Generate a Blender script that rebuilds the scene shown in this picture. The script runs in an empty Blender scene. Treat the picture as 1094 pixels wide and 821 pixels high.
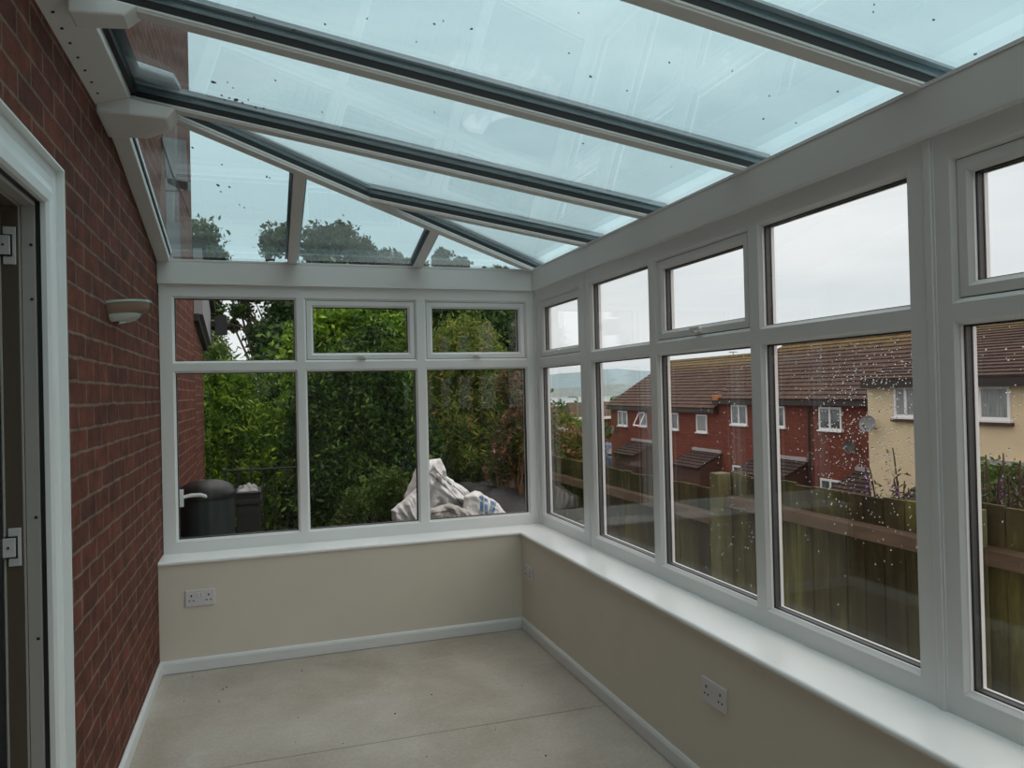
import bpy, bmesh, math, random
import numpy as np
from mathutils import Vector, Matrix

random.seed(7)
rng = np.random.default_rng(11)
SC = bpy.context.scene
COL = SC.collection

# ------------------------------------------------------------------ camera
CAM = np.array([-1.6854, -4.5786, 1.4669])
YAW, PITCH, ROLL, FPX = 0.320033, 0.0082488, -0.0240232, 798.65


def cam_basis():
    f = np.array([math.sin(YAW) * math.cos(PITCH), math.cos(YAW) * math.cos(PITCH), math.sin(PITCH)])
    r = np.array([math.cos(YAW), -math.sin(YAW), 0.0])
    u = np.cross(r, f)
    return r * math.cos(ROLL) + u * math.sin(ROLL), -r * math.sin(ROLL) + u * math.cos(ROLL), f


CR, CU, CF = cam_basis()


def at(a, b, ax, val):
    """photo point (a, b) -> the point of the plane axis=val it shows"""
    d = CF + CR * (a - 547) / FPX - CU * (b - 410.5) / FPX
    t = (val - CAM[ax]) / d[ax]
    return CAM + d * t


cd = bpy.data.cameras.new('camera')
cam = bpy.data.objects.new('camera', cd)
COL.objects.link(cam)
cd.sensor_fit = 'HORIZONTAL'
cd.sensor_width = 36.0
cd.lens = 36.0 * FPX / 1094.0
cd.clip_start = 0.02
cd.clip_end = 20000
M = Matrix(((CR[0], CU[0], -CF[0], CAM[0]), (CR[1], CU[1], -CF[1], CAM[1]), (CR[2], CU[2], -CF[2], CAM[2]), (0, 0, 0, 1)))
cam.matrix_world = M
SC.camera = cam

# ------------------------------------------------------------------ materials
MATS = {}


def nodes_of(name):
    m = bpy.data.materials.new(name)
    m.use_nodes = True
    nt = m.node_tree
    nt.nodes.clear()
    out = nt.nodes.new('ShaderNodeOutputMaterial')
    MATS[name] = m
    return m, nt, out


def N(nt, typ, **kw):
    n = nt.nodes.new(typ)
    for k, v in kw.items():
        if k == 'inp':
            for a, b in v.items():
                n.inputs[a].default_value = b
        else:
            setattr(n, k, v)
    return n


def c4(c):
    return (c[0], c[1], c[2], 1.0)


def plain(name, col, rough=0.5, metal=0.0, noise=0.0, nscale=8.0, bump=0.0, bscale=60.0, spec=0.5, col2=None, stretch=None):
    m, nt, out = nodes_of(name)
    p = N(nt, 'ShaderNodeBsdfPrincipled')
    p.inputs['Base Color'].default_value = c4(col)
    p.inputs['Roughness'].default_value = rough
    p.inputs['Metallic'].default_value = metal
    p.inputs['Specular IOR Level'].default_value = spec
    nt.links.new(p.outputs[0], out.inputs[0])
    tc = N(nt, 'ShaderNodeTexCoord')
    src = tc.outputs['Object']
    if stretch:
        mp = N(nt, 'ShaderNodeMapping')
        mp.inputs['Scale'].default_value = stretch
        nt.links.new(src, mp.inputs[0])
        src = mp.outputs[0]
    if noise > 0 or col2:
        nz = N(nt, 'ShaderNodeTexNoise', inp={'Scale': nscale, 'Detail': 6.0, 'Roughness': 0.6})
        nt.links.new(src, nz.inputs['Vector'])
        rp = N(nt, 'ShaderNodeValToRGB')
        rp.color_ramp.elements[0].position = 0.3
        rp.color_ramp.elements[1].position = 0.7
        a = col2 if col2 else tuple(x * (1 - noise) for x in col)
        b = col if col2 else tuple(min(1, x * (1 + noise)) for x in col)
        rp.color_ramp.elements[0].color = c4(a)
        rp.color_ramp.elements[1].color = c4(b)
        nt.links.new(nz.outputs['Fac'], rp.inputs[0])
        nt.links.new(rp.outputs[0], p.inputs['Base Color'])
    if bump > 0:
        nb = N(nt, 'ShaderNodeTexNoise', inp={'Scale': bscale, 'Detail': 4.0})
        nt.links.new(src, nb.inputs['Vector'])
        bp = N(nt, 'ShaderNodeBump', inp={'Strength': bump, 'Distance': 0.004})
        nt.links.new(nb.outputs['Fac'], bp.inputs['Height'])
        nt.links.new(bp.outputs[0], p.inputs['Normal'])
    return m


def brick(name, ca, cb, mortar, plane='yz', bumpd=0.010, scale=1.0, dirt=0.35, msize=0.013):
    m, nt, out = nodes_of(name)
    p = N(nt, 'ShaderNodeBsdfPrincipled', inp={'Roughness': 0.88})
    p.inputs['Specular IOR Level'].default_value = 0.25
    nt.links.new(p.outputs[0], out.inputs[0])
    tc = N(nt, 'ShaderNodeTexCoord')
    sp = N(nt, 'ShaderNodeSeparateXYZ')
    nt.links.new(tc.outputs['Object'], sp.inputs[0])
    cb_ = N(nt, 'ShaderNodeCombineXYZ')
    nt.links.new(sp.outputs['Y' if plane == 'yz' else 'X'], cb_.inputs['X'])
    nt.links.new(sp.outputs['Z'], cb_.inputs['Y'])
    wob = N(nt, 'ShaderNodeTexNoise', inp={'Scale': 11.0, 'Detail': 6.0})
    nt.links.new(cb_.outputs[0], wob.inputs['Vector'])
    add = N(nt, 'ShaderNodeMixRGB', blend_type='ADD', inp={'Fac': 0.017})
    nt.links.new(cb_.outputs[0], add.inputs[1])
    nt.links.new(wob.outputs['Color'], add.inputs[2])
    bt = N(nt, 'ShaderNodeTexBrick', offset=0.5, inp={'Scale': 1.0 / scale, 'Mortar Size': msize, 'Mortar Smooth': 0.25, 'Bias': 0.0,
                                                      'Brick Width': 0.225, 'Row Height': 0.075,
                                                      'Color1': c4(ca), 'Color2': c4(cb), 'Mortar': c4(mortar)})
    bt.inputs['Mortar Size'].default_value = msize / 2
    nt.links.new(add.outputs[0], bt.inputs['Vector'])
    nz = N(nt, 'ShaderNodeTexNoise', inp={'Scale': 9.0, 'Detail': 7.0, 'Roughness': 0.7})
    nt.links.new(cb_.outputs[0], nz.inputs['Vector'])
    rp = N(nt, 'ShaderNodeValToRGB')
    rp.color_ramp.elements[0].position = 0.32
    rp.color_ramp.elements[1].position = 0.7
    v = 1 - dirt
    rp.color_ramp.elements[0].color = (v, v, v, 1)
    rp.color_ramp.elements[1].color = (1.15, 1.12, 1.1, 1)
    nt.links.new(nz.outputs['Fac'], rp.inputs[0])
    mx = N(nt, 'ShaderNodeMixRGB', blend_type='MULTIPLY', inp={'Fac': 1.0})
    nt.links.new(bt.outputs['Color'], mx.inputs[1])
    nt.links.new(rp.outputs[0], mx.inputs[2])
    nt.links.new(mx.outputs[0], p.inputs['Base Color'])
    inv = N(nt, 'ShaderNodeMath', operation='MULTIPLY_ADD', inp={1: -1.0, 2: 1.0})
    nt.links.new(bt.outputs['Fac'], inv.inputs[0])
    fine = N(nt, 'ShaderNodeTexNoise', inp={'Scale': 90.0, 'Detail': 3.0})
    nt.links.new(cb_.outputs[0], fine.inputs['Vector'])
    ad = N(nt, 'ShaderNodeMath', operation='MULTIPLY_ADD', inp={1: 0.25})
    nt.links.new(fine.outputs['Fac'], ad.inputs[0])
    nt.links.new(inv.outputs[0], ad.inputs[2])
    bp = N(nt, 'ShaderNodeBump', inp={'Strength': 0.8, 'Distance': bumpd})
    nt.links.new(ad.outputs[0], bp.inputs['Height'])
    nt.links.new(bp.outputs[0], p.inputs['Normal'])
    return m


def glass(name, tint, film=0.0, fscale=(2.0, 2.0, 2.0), ior=1.5, gcol=(1, 1, 1)):
    """thin pane: clear transmission with a tint, Fresnel reflection, and an optional patchy film of dried rain"""
    m, nt, out = nodes_of(name)
    tr = N(nt, 'ShaderNodeBsdfTransparent', inp={'Color': c4(tint)})
    gl = N(nt, 'ShaderNodeBsdfGlossy', inp={'Roughness': 0.015, 'Color': c4(gcol)})
    fr = N(nt, 'ShaderNodeFresnel', inp={'IOR': ior})
    geo = N(nt, 'ShaderNodeNewGeometry')
    # both faces of a pane reflect like an air-to-glass face
    mxn = N(nt, 'ShaderNodeMath', operation='MULTIPLY_ADD', inp={1: (1.0 / ior - ior), 2: ior})
    nt.links.new(geo.outputs['Backfacing'], mxn.inputs[0])
    nt.links.new(mxn.outputs[0], fr.inputs['IOR'])
    # IOR input is inverted by the node on back faces, feed 1/ior there
    mix = N(nt, 'ShaderNodeMixShader')
    nt.links.new(fr.outputs[0], mix.inputs[0])
    nt.links.new(tr.outputs[0], mix.inputs[1])
    nt.links.new(gl.outputs[0], mix.inputs[2])
    last = mix
    if film > 0:
        tc = N(nt, 'ShaderNodeTexCoord')
        mp = N(nt, 'ShaderNodeMapping')
        mp.inputs['Scale'].default_value = fscale
        nt.links.new(tc.outputs['Object'], mp.inputs[0])
        nz = N(nt, 'ShaderNodeTexNoise', inp={'Scale': 1.0, 'Detail': 5.0, 'Roughness': 0.6, 'Distortion': 0.6})
        nt.links.new(mp.outputs[0], nz.inputs['Vector'])
        rp = N(nt, 'ShaderNodeMapRange', inp={'From Min': 0.42, 'From Max': 0.72, 'To Min': 0.0, 'To Max': film})
        nt.links.new(nz.outputs['Fac'], rp.inputs['Value'])
        tl = N(nt, 'ShaderNodeBsdfTranslucent', inp={'Color': (0.85, 0.9, 0.92, 1)})
        mix2 = N(nt, 'ShaderNodeMixShader')
        nt.links.new(rp.outputs[0], mix2.inputs[0])
        nt.links.new(mix.outputs[0], mix2.inputs[1])
        nt.links.new(tl.outputs[0], mix2.inputs[2])
        last = mix2
    nt.links.new(last.outputs[0], out.inputs[0])
    return m


def leafmat(name, cols, transl=0.35, rough=0.5):
    m, nt, out = nodes_of(name)
    at_ = N(nt, 'ShaderNodeAttribute', attribute_name='tone')
    rp = N(nt, 'ShaderNodeValToRGB')
    el = rp.color_ramp.elements
    while len(el) < len(cols):
        el.new(0.5)
    for i, (pos, c) in enumerate(cols):
        el[i].position = pos
        el[i].color = c4(c)
    nt.links.new(at_.outputs['Fac'], rp.inputs[0])
    p = N(nt, 'ShaderNodeBsdfPrincipled', inp={'Roughness': rough})
    p.inputs['Specular IOR Level'].default_value = 0.3
    nt.links.new(rp.outputs[0], p.inputs['Base Color'])
    tl = N(nt, 'ShaderNodeBsdfTranslucent')
    nt.links.new(rp.outputs[0], tl.inputs['Color'])
    mx = N(nt, 'ShaderNodeMixShader', inp={0: transl})
    nt.links.new(p.outputs[0], mx.inputs[1])
    nt.links.new(tl.outputs[0], mx.inputs[2])
    nt.links.new(mx.outputs[0], out.inputs[0])
    return m


UPVC = plain('white_upvc', (0.80, 0.82, 0.82), 0.32)
UPVCT = plain('white_upvc_grained', (0.78, 0.80, 0.80), 0.38, bump=0.12, bscale=60, stretch=(1, 1, 14))
UPVCR = plain('white_upvc_roof', (0.74, 0.74, 0.73), 0.35)
SILLM = plain('satin_white_sill', (0.93, 0.95, 0.95), 0.24)
RUBBER = plain('black_rubber', (0.010, 0.011, 0.013), 0.55)
SPACER = plain('grey_spacer', (0.055, 0.06, 0.06), 0.45)
EDGEM = plain('slate_grey_spacer', (0.24, 0.25, 0.27), 0.5)
ALU = plain('grey_aluminium', (0.30, 0.34, 0.37), 0.4, metal=0.6)
CHROME = plain('brushed_chrome', (0.78, 0.78, 0.76), 0.28, metal=0.35)
PLASTER = plain('magnolia_plaster', (0.74, 0.69, 0.60), 0.8, noise=0.03, nscale=3, bump=0.05, bscale=120)
SKIRT = plain('white_gloss_paint', (0.78, 0.80, 0.81), 0.4)
PLATE = plain('white_socket_plastic', (0.72, 0.70, 0.73), 0.35)
HOLE = plain('dark_hole', (0.02, 0.018, 0.02), 0.6)
BRICKM = brick('red_house_brick', (0.20, 0.062, 0.038), (0.135, 0.045, 0.032), (0.25, 0.165, 0.125), dirt=0.6)
FARBRICK = brick('terrace_red_brick', (0.19, 0.048, 0.030), (0.135, 0.036, 0.026), (0.17, 0.10, 0.08), dirt=0.25, bumpd=0.004)
RENDERP = plain('grey_cement_patch', (0.17, 0.16, 0.165), 0.9, noise=0.3, nscale=6)
CREAM = plain('cream_render', (0.66, 0.55, 0.36), 0.9, noise=0.06, nscale=1.5)
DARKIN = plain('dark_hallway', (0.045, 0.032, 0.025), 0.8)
GLASSW = glass('window_glass', (0.985, 0.99, 0.985), ior=1.42)
GLASSE = glass('end_window_glass', (0.97, 0.985, 0.975), ior=1.42, gcol=(0.45, 0.5, 0.52))
GLASSR = glass('roof_glass_aqua', (0.775, 0.91, 0.93), film=0.06, fscale=(0.7, 3.2, 1.0))
OUTW = plain('house_white_plastic', (0.75, 0.76, 0.77), 0.45)
PANE = plain('house_window_glass', (0.07, 0.085, 0.09), 0.08, noise=0.5, nscale=3.0, spec=0.8)
CURTAIN = plain('net_curtain_glass', (0.30, 0.33, 0.33), 0.25, col2=(0.13, 0.15, 0.15), nscale=4, stretch=(1, 6, 0.4))
BLUEPANE = plain('pale_blue_glass', (0.16, 0.26, 0.36), 0.15, spec=0.7)
FASCIA = plain('dark_brown_fascia', (0.022, 0.016, 0.015), 0.6)
LEAD = plain('grey_lead_flashing', (0.34, 0.32, 0.33), 0.6, noise=0.15)
TIMBER = plain('brown_timber_wall', (0.06, 0.03, 0.022), 0.8)
DISH = plain('grey_dish', (0.17, 0.17, 0.18), 0.5, metal=0.2)
BARK = plain('bark', (0.07, 0.05, 0.035), 0.9, noise=0.3, nscale=12)


def tile_mat(name, base, dark, moss, z0, z1):
    m, nt, out = nodes_of(name)
    p = N(nt, 'ShaderNodeBsdfPrincipled', inp={'Roughness': 0.85})
    p.inputs['Specular IOR Level'].default_value = 0.3
    nt.links.new(p.outputs[0], out.inputs[0])
    tc = N(nt, 'ShaderNodeTexCoord')
    nz = N(nt, 'ShaderNodeTexNoise', inp={'Scale': 1.6, 'Detail': 9.0, 'Roughness': 0.75})
    nt.links.new(tc.outputs['Object'], nz.inputs['Vector'])
    rp = N(nt, 'ShaderNodeValToRGB')
    rp.color_ramp.elements[0].position = 0.35
    rp.color_ramp.elements[1].position = 0.68
    rp.color_ramp.elements[0].color = c4(dark)
    rp.color_ramp.elements[1].color = c4(base)
    nt.links.new(nz.outputs['Fac'], rp.inputs[0])
    # moss grows in a ragged belt under the ridge
    sp = N(nt, 'ShaderNodeSeparateXYZ')
    nt.links.new(tc.outputs['Object'], sp.inputs[0])
    mr = N(nt, 'ShaderNodeMapRange', inp={'From Min': z0, 'From Max': z1, 'To Min': -0.35, 'To Max': 0.9})
    nt.links.new(sp.outputs['Z'], mr.inputs['Value'])
    n2 = N(nt, 'ShaderNodeTexNoise', inp={'Scale': 2.6, 'Detail': 8.0, 'Roughness': 0.7})
    nt.links.new(tc.outputs['Object'], n2.inputs['Vector'])
    ad = N(nt, 'ShaderNodeMath', operation='ADD', use_clamp=True)
    nt.links.new(mr.outputs[0], ad.inputs[0])
    m2 = N(nt, 'ShaderNodeMapRange', inp={'From Min': 0.35, 'From Max': 0.75, 'To Min': -0.3, 'To Max': 0.5})
    nt.links.new(n2.outputs['Fac'], m2.inputs['Value'])
    nt.links.new(m2.outputs[0], ad.inputs[1])
    mx = N(nt, 'ShaderNodeMixRGB')
    nt.links.new(ad.outputs[0], mx.inputs[0])
    nt.links.new(rp.outputs[0], mx.inputs[1])
    mx.inputs[2].default_value = c4(moss)
    # joints between neighbouring tiles
    wv = N(nt, 'ShaderNodeTexWave', wave_type='BANDS', bands_direction='Y', inp={'Scale': 1.05, 'Distortion': 0.0})
    nt.links.new(tc.outputs['Object'], wv.inputs['Vector'])
    bp = N(nt, 'ShaderNodeBump', inp={'Strength': 0.6, 'Distance': 0.05})
    nt.links.new(wv.outputs['Fac'], bp.inputs['Height'])
    nt.links.new(bp.outputs[0], p.inputs['Normal'])
    nt.links.new(mx.outputs[0], p.inputs['Base Color'])
    return m


TILE1 = tile_mat('brown_roof_tiles_low', (0.115, 0.072, 0.053), (0.045, 0.031, 0.027), (0.17, 0.125, 0.035), 6.3, 7.5)
TILE2 = tile_mat('brown_roof_tiles_high', (0.105, 0.067, 0.050), (0.045, 0.031, 0.027), (0.17, 0.125, 0.035), 6.8, 8.0)
TILEP = tile_mat('dark_porch_tiles', (0.07, 0.048, 0.042), (0.032, 0.025, 0.024), (0.10, 0.09, 0.03), 30, 40)

LEAF_DARK = leafmat('dark_green_leaves', [(0.0, (0.006, 0.018, 0.004)), (0.5, (0.032, 0.085, 0.012)), (0.8, (0.10, 0.20, 0.03)), (1.0, (0.20, 0.33, 0.05))])
LEAF_BRIGHT = leafmat('bright_green_leaves', [(0.0, (0.015, 0.05, 0.005)), (0.5, (0.11, 0.25, 0.015)), (1.0, (0.40, 0.56, 0.06))], 0.4)
LEAF_TREE = leafmat('tree_canopy_leaves', [(0.0, (0.010, 0.03, 0.008)), (0.6, (0.03, 0.075, 0.015)), (1.0, (0.10, 0.16, 0.03))], 0.3)
LEAF_BAMBOO = leafmat('olive_yellow_leaves', [(0.0, (0.02, 0.06, 0.010)), (0.45, (0.11, 0.20, 0.03)), (0.85, (0.32, 0.38, 0.06)), (1.0, (0.45, 0.24, 0.10))], 0.4)
LEAF_RED = leafmat('red_tinged_leaves', [(0.0, (0.03, 0.06, 0.012)), (0.55, (0.14, 0.17, 0.04)), (0.8, (0.32, 0.10, 0.07)), (1.0, (0.50, 0.30, 0.25))], 0.3)
LEAF_BUDD = leafmat('grey_green_leaves', [(0.0, (0.03, 0.045, 0.015)), (0.7, (0.07, 0.10, 0.035)), (1.0, (0.13, 0.11, 0.06))], 0.3)
LEAF_FERN = leafmat('fern_green_leaves', [(0.0, (0.05, 0.10, 0.015)), (1.0, (0.12, 0.20, 0.04))], 0.3)
PETAL_PURPLE = leafmat('purple_petals', [(0.0, (0.16, 0.08, 0.20)), (1.0, (0.36, 0.22, 0.42))], 0.2)
PETAL_ORANGE = leafmat('orange_petals', [(0.0, (0.60, 0.14, 0.06)), (1.0, (0.85, 0.35, 0.18))], 0.2)


def fence_mat(name):
    m, nt, out = nodes_of(name)
    p = N(nt, 'ShaderNodeBsdfPrincipled', inp={'Roughness': 0.85})
    p.inputs['Specular IOR Level'].default_value = 0.3
    nt.links.new(p.outputs[0], out.inputs[0])
    tc = N(nt, 'ShaderNodeTexCoord')
    mp = N(nt, 'ShaderNodeMapping')
    mp.inputs['Scale'].default_value = (4, 5.0, 0.9)
    nt.links.new(tc.outputs['Object'], mp.inputs[0])
    nz = N(nt, 'ShaderNodeTexNoise', inp={'Scale': 1.3, 'Detail': 8.0, 'Roughness': 0.65})
    nt.links.new(mp.outputs[0], nz.inputs['Vector'])
    rp = N(nt, 'ShaderNodeValToRGB')
    e = rp.color_ramp.elements
    e[0].position, e[0].color = 0.34, (0.040, 0.032, 0.017, 1)
    e[1].position, e[1].color = 0.70, (0.20, 0.20, 0.060, 1)
    x = e.new(0.52)
    x.color = (0.075, 0.070, 0.030, 1)
    nt.links.new(nz.outputs['Fac'], rp.inputs[0])
    oi = N(nt, 'ShaderNodeObjectInfo')
    vr = N(nt, 'ShaderNodeMapRange', inp={'To Min': 0.62, 'To Max': 1.35})
    nt.links.new(oi.outputs['Random'], vr.inputs['Value'])
    mv = N(nt, 'ShaderNodeVectorMath', operation='SCALE')
    nt.links.new(rp.outputs[0], mv.inputs[0])
    nt.links.new(vr.outputs[0], mv.inputs['Scale'])
    nt.links.new(mv.outputs[0], p.inputs['Base Color'])
    bp = N(nt, 'ShaderNodeBump', inp={'Strength': 0.3, 'Distance': 0.004})
    nt.links.new(nz.outputs['Fac'], bp.inputs['Height'])
    nt.links.new(bp.outputs[0], p.inputs['Normal'])
    return m


FENCEM = fence_mat('algae_stained_boards')
RAILM = plain('brown_wet_rail', (0.085, 0.055, 0.030), 0.7, noise=0.35, nscale=5, stretch=(4, 1, 6))
POSTM = plain('green_grey_post', (0.13, 0.13, 0.058), 0.8, noise=0.25, nscale=7, stretch=(4, 4, 1))


def floor_mat():
    m, nt, out = nodes_of('dusty_chipboard')
    p = N(nt, 'ShaderNodeBsdfPrincipled', inp={'Roughness': 0.62})
    p.inputs['Specular IOR Level'].default_value = 0.35
    nt.links.new(p.outputs[0], out.inputs[0])
    tc = N(nt, 'ShaderNodeTexCoord')
    a = N(nt, 'ShaderNodeTexNoise', inp={'Scale': 2.2, 'Detail': 8.0, 'Roughness': 0.62, 'Distortion': 0.4})
    nt.links.new(tc.outputs['Object'], a.inputs['Vector'])
    r1 = N(nt, 'ShaderNodeValToRGB')
    e = r1.color_ramp.elements
    e[0].position, e[0].color = 0.32, (0.40, 0.335, 0.275, 1)
    e[1].position, e[1].color = 0.70, (0.56, 0.505, 0.445, 1)
    nt.links.new(a.outputs['Fac'], r1.inputs[0])
    b = N(nt, 'ShaderNodeTexNoise', inp={'Scale': 60.0, 'Detail': 5.0, 'Roughness': 0.7})
    nt.links.new(tc.outputs['Object'], b.inputs['Vector'])
    r2 = N(nt, 'ShaderNodeMapRange', inp={'From Min': 0.3, 'From Max': 0.7, 'To Min': 0.86, 'To Max': 1.08})
    nt.links.new(b.outputs['Fac'], r2.inputs['Value'])
    mx = N(nt, 'ShaderNodeMixRGB', blend_type='MULTIPLY', inp={'Fac': 1.0})
    nt.links.new(r1.outputs[0], mx.inputs[1])
    nt.links.new(r2.outputs[0], mx.inputs[2])
    # whitish dust smears
    c = N(nt, 'ShaderNodeTexNoise', inp={'Scale': 4.5, 'Detail': 10.0, 'Roughness': 0.75, 'Distortion': 1.2})
    nt.links.new(tc.outputs['Object'], c.inputs['Vector'])
    r3 = N(nt, 'ShaderNodeMapRange', inp={'From Min': 0.58, 'From Max': 0.75, 'To Min': 0.0, 'To Max': 0.45})
    nt.links.new(c.outputs['Fac'], r3.inputs['Value'])
    m2 = N(nt, 'ShaderNodeMixRGB')
    m2.inputs[2].default_value = (0.62, 0.62, 0.60, 1)
    nt.links.new(r3.outputs[0], m2.inputs[0])
    nt.links.new(mx.outputs[0], m2.inputs[1])
    nt.links.new(m2.outputs[0], p.inputs['Base Color'])
    return m


FLOORM = floor_mat()

# ------------------------------------------------------------------ helpers


def tag(o, label=None, cat=None, group=None, kind=None):
    if label:
        o['label'] = label
    if cat:
        o['category'] = cat
    if group:
        o['group'] = group
    if kind:
        o['kind'] = kind
    return o


def empty(name, loc, label, cat, group=None, kind=None):
    o = bpy.data.objects.new(name, None)
    o.empty_display_size = 0.1
    COL.objects.link(o)
    o.location = loc
    return tag(o, label, cat, group, kind)


class MB:
    """collects shapes in world coordinates and links them as ONE mesh object"""

    def __init__(s):
        s.v, s.f, s.m = [], [], []

    def add(s, verts, faces, mi=0):
        n = len(s.v)
        s.v += [tuple(float(c) for c in p) for p in verts]
        s.f += [tuple(i + n for i in f) for f in faces]
        s.m += [mi] * len(faces)
        return s

    def box(s, x0, x1, y0, y1, z0, z1, mi=0):
        x0, x1 = min(x0, x1), max(x0, x1)
        y0, y1 = min(y0, y1), max(y0, y1)
        z0, z1 = min(z0, z1), max(z0, z1)
        v = [(x0, y0, z0), (x1, y0, z0), (x1, y1, z0), (x0, y1, z0), (x0, y0, z1), (x1, y0, z1), (x1, y1, z1), (x0, y1, z1)]
        return s.add(v, [(0, 3, 2, 1), (4, 5, 6, 7), (0, 1, 5, 4), (1, 2, 6, 5), (2, 3, 7, 6), (3, 0, 4, 7)], mi)

    def hexa(s, b, t, mi=0):
        """bottom loop b and top loop t with the same count"""
        n = len(b)
        f = [tuple(reversed(range(n))), tuple(range(n, 2 * n))]
        for i in range(n):
            j = (i + 1) % n
            f.append((i, j, n + j, n + i))
        return s.add(list(b) + list(t), f, mi)

    def tube(s, pts, r, seg=10, mi=0, cap=True):
        pts = [Vector(p) for p in pts]
        rs = r if isinstance(r, (list, tuple)) else [r] * len(pts)
        rings = []
        prev = None
        for i, p in enumerate(pts):
            d = (pts[min(i + 1, len(pts) - 1)] - pts[max(i - 1, 0)]).normalized()
            a = Vector((0, 0, 1)) if abs(d.z) < 0.9 else Vector((1, 0, 0))
            if prev is not None:
                a = prev
            x = (a - d * a.dot(d)).normalized()
            y = d.cross(x)
            prev = x
            rings.append([p + (x * math.cos(2 * math.pi * k / seg) + y * math.sin(2 * math.pi * k / seg)) * rs[i] for k in range(seg)])
        v = [q for ring in rings for q in ring]
        f = []
        for i in range(len(rings) - 1):
            for k in range(seg):
                a, b = i * seg + k, i * seg + (k + 1) % seg
                f.append((a, b, b + seg, a + seg))
        if cap:
            f.append(tuple(reversed(range(seg))))
            f.append(tuple(range((len(rings) - 1) * seg, len(rings) * seg)))
        return s.add(v, f, mi)

    def lathe(s, c, prof, seg=32, mi=0, sx=1.0, sy=1.0):
        v, f = [], []
        for (r, z) in prof:
            for k in range(seg):
                t = 2 * math.pi * k / seg
                v.append((c[0] + r * math.cos(t) * sx, c[1] + r * math.sin(t) * sy, c[2] + z))
        for i in range(len(prof) - 1):
            for k in range(seg):
                a, b = i * seg + k, i * seg + (k + 1) % seg
                f.append((a, b, b + seg, a + seg))
        f.append(tuple(reversed(range(seg))))
        f.append(tuple(range((len(prof) - 1) * seg, len(prof) * seg)))
        return s.add(v, f, mi)

    def build(s, name, mats, parent=None, bevel=0.0, smooth=False, org=None):
        if org is None:
            org = parent_world(parent)
        me = bpy.data.meshes.new(name)
        o3 = Vector(org)
        me.from_pydata([tuple(Vector(p) - o3) for p in s.v], [], s.f)
        mats = mats if isinstance(mats, (list, tuple)) else [mats]
        for m in mats:
            me.materials.append(m)
        if len(mats) > 1:
            me.polygons.foreach_set('material_index', s.m)
        if smooth:
            me.polygons.foreach_set('use_smooth', [True] * len(me.polygons))
        me.update()
        bm = bmesh.new()
        bm.from_mesh(me)
        bmesh.ops.recalc_face_normals(bm, faces=bm.faces)
        bm.to_mesh(me)
        bm.free()
        o = bpy.data.objects.new(name, me)
        COL.objects.link(o)
        if parent:
            o.parent = parent
            o.location = Vector(org) - Vector(parent_world(parent))
        else:
            o.location = org
        if bevel > 0:
            b = o.modifiers.new('bevel', 'BEVEL')
            b.width = bevel
            b.segments = 2
            b.limit_method = 'ANGLE'
            b.angle_limit = math.radians(40)
        return o


def parent_world(p):
    v = Vector((0, 0, 0))
    while p is not None:
        v += p.location
        p = p.parent
    return tuple(v)


def struct(o, label, cat):
    return tag(o, label, cat, kind='structure')


# ------------------------------------------------------------------ the room: numbers (metres)
FLOOR_Z = 0.0
ZS = 0.5958            # window board
Z1, Z2, Z3, Z4 = 0.670, 1.6063, 1.6746, 2.0307
ZT = 2.1078            # top of the window frames
ZB = 2.2373            # top of the eaves beam
XL = -2.24             # brick face
YREAR = -5.35
KM, KE = 0.155, 0.215  # slopes of the two roof planes


def zmain(x):
    return ZB + KM * (-x - 0.022)


def zend(y):
    return ZB + KE * (-y - 0.022)


# ------------------------------------------------------------------ windows


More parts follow.
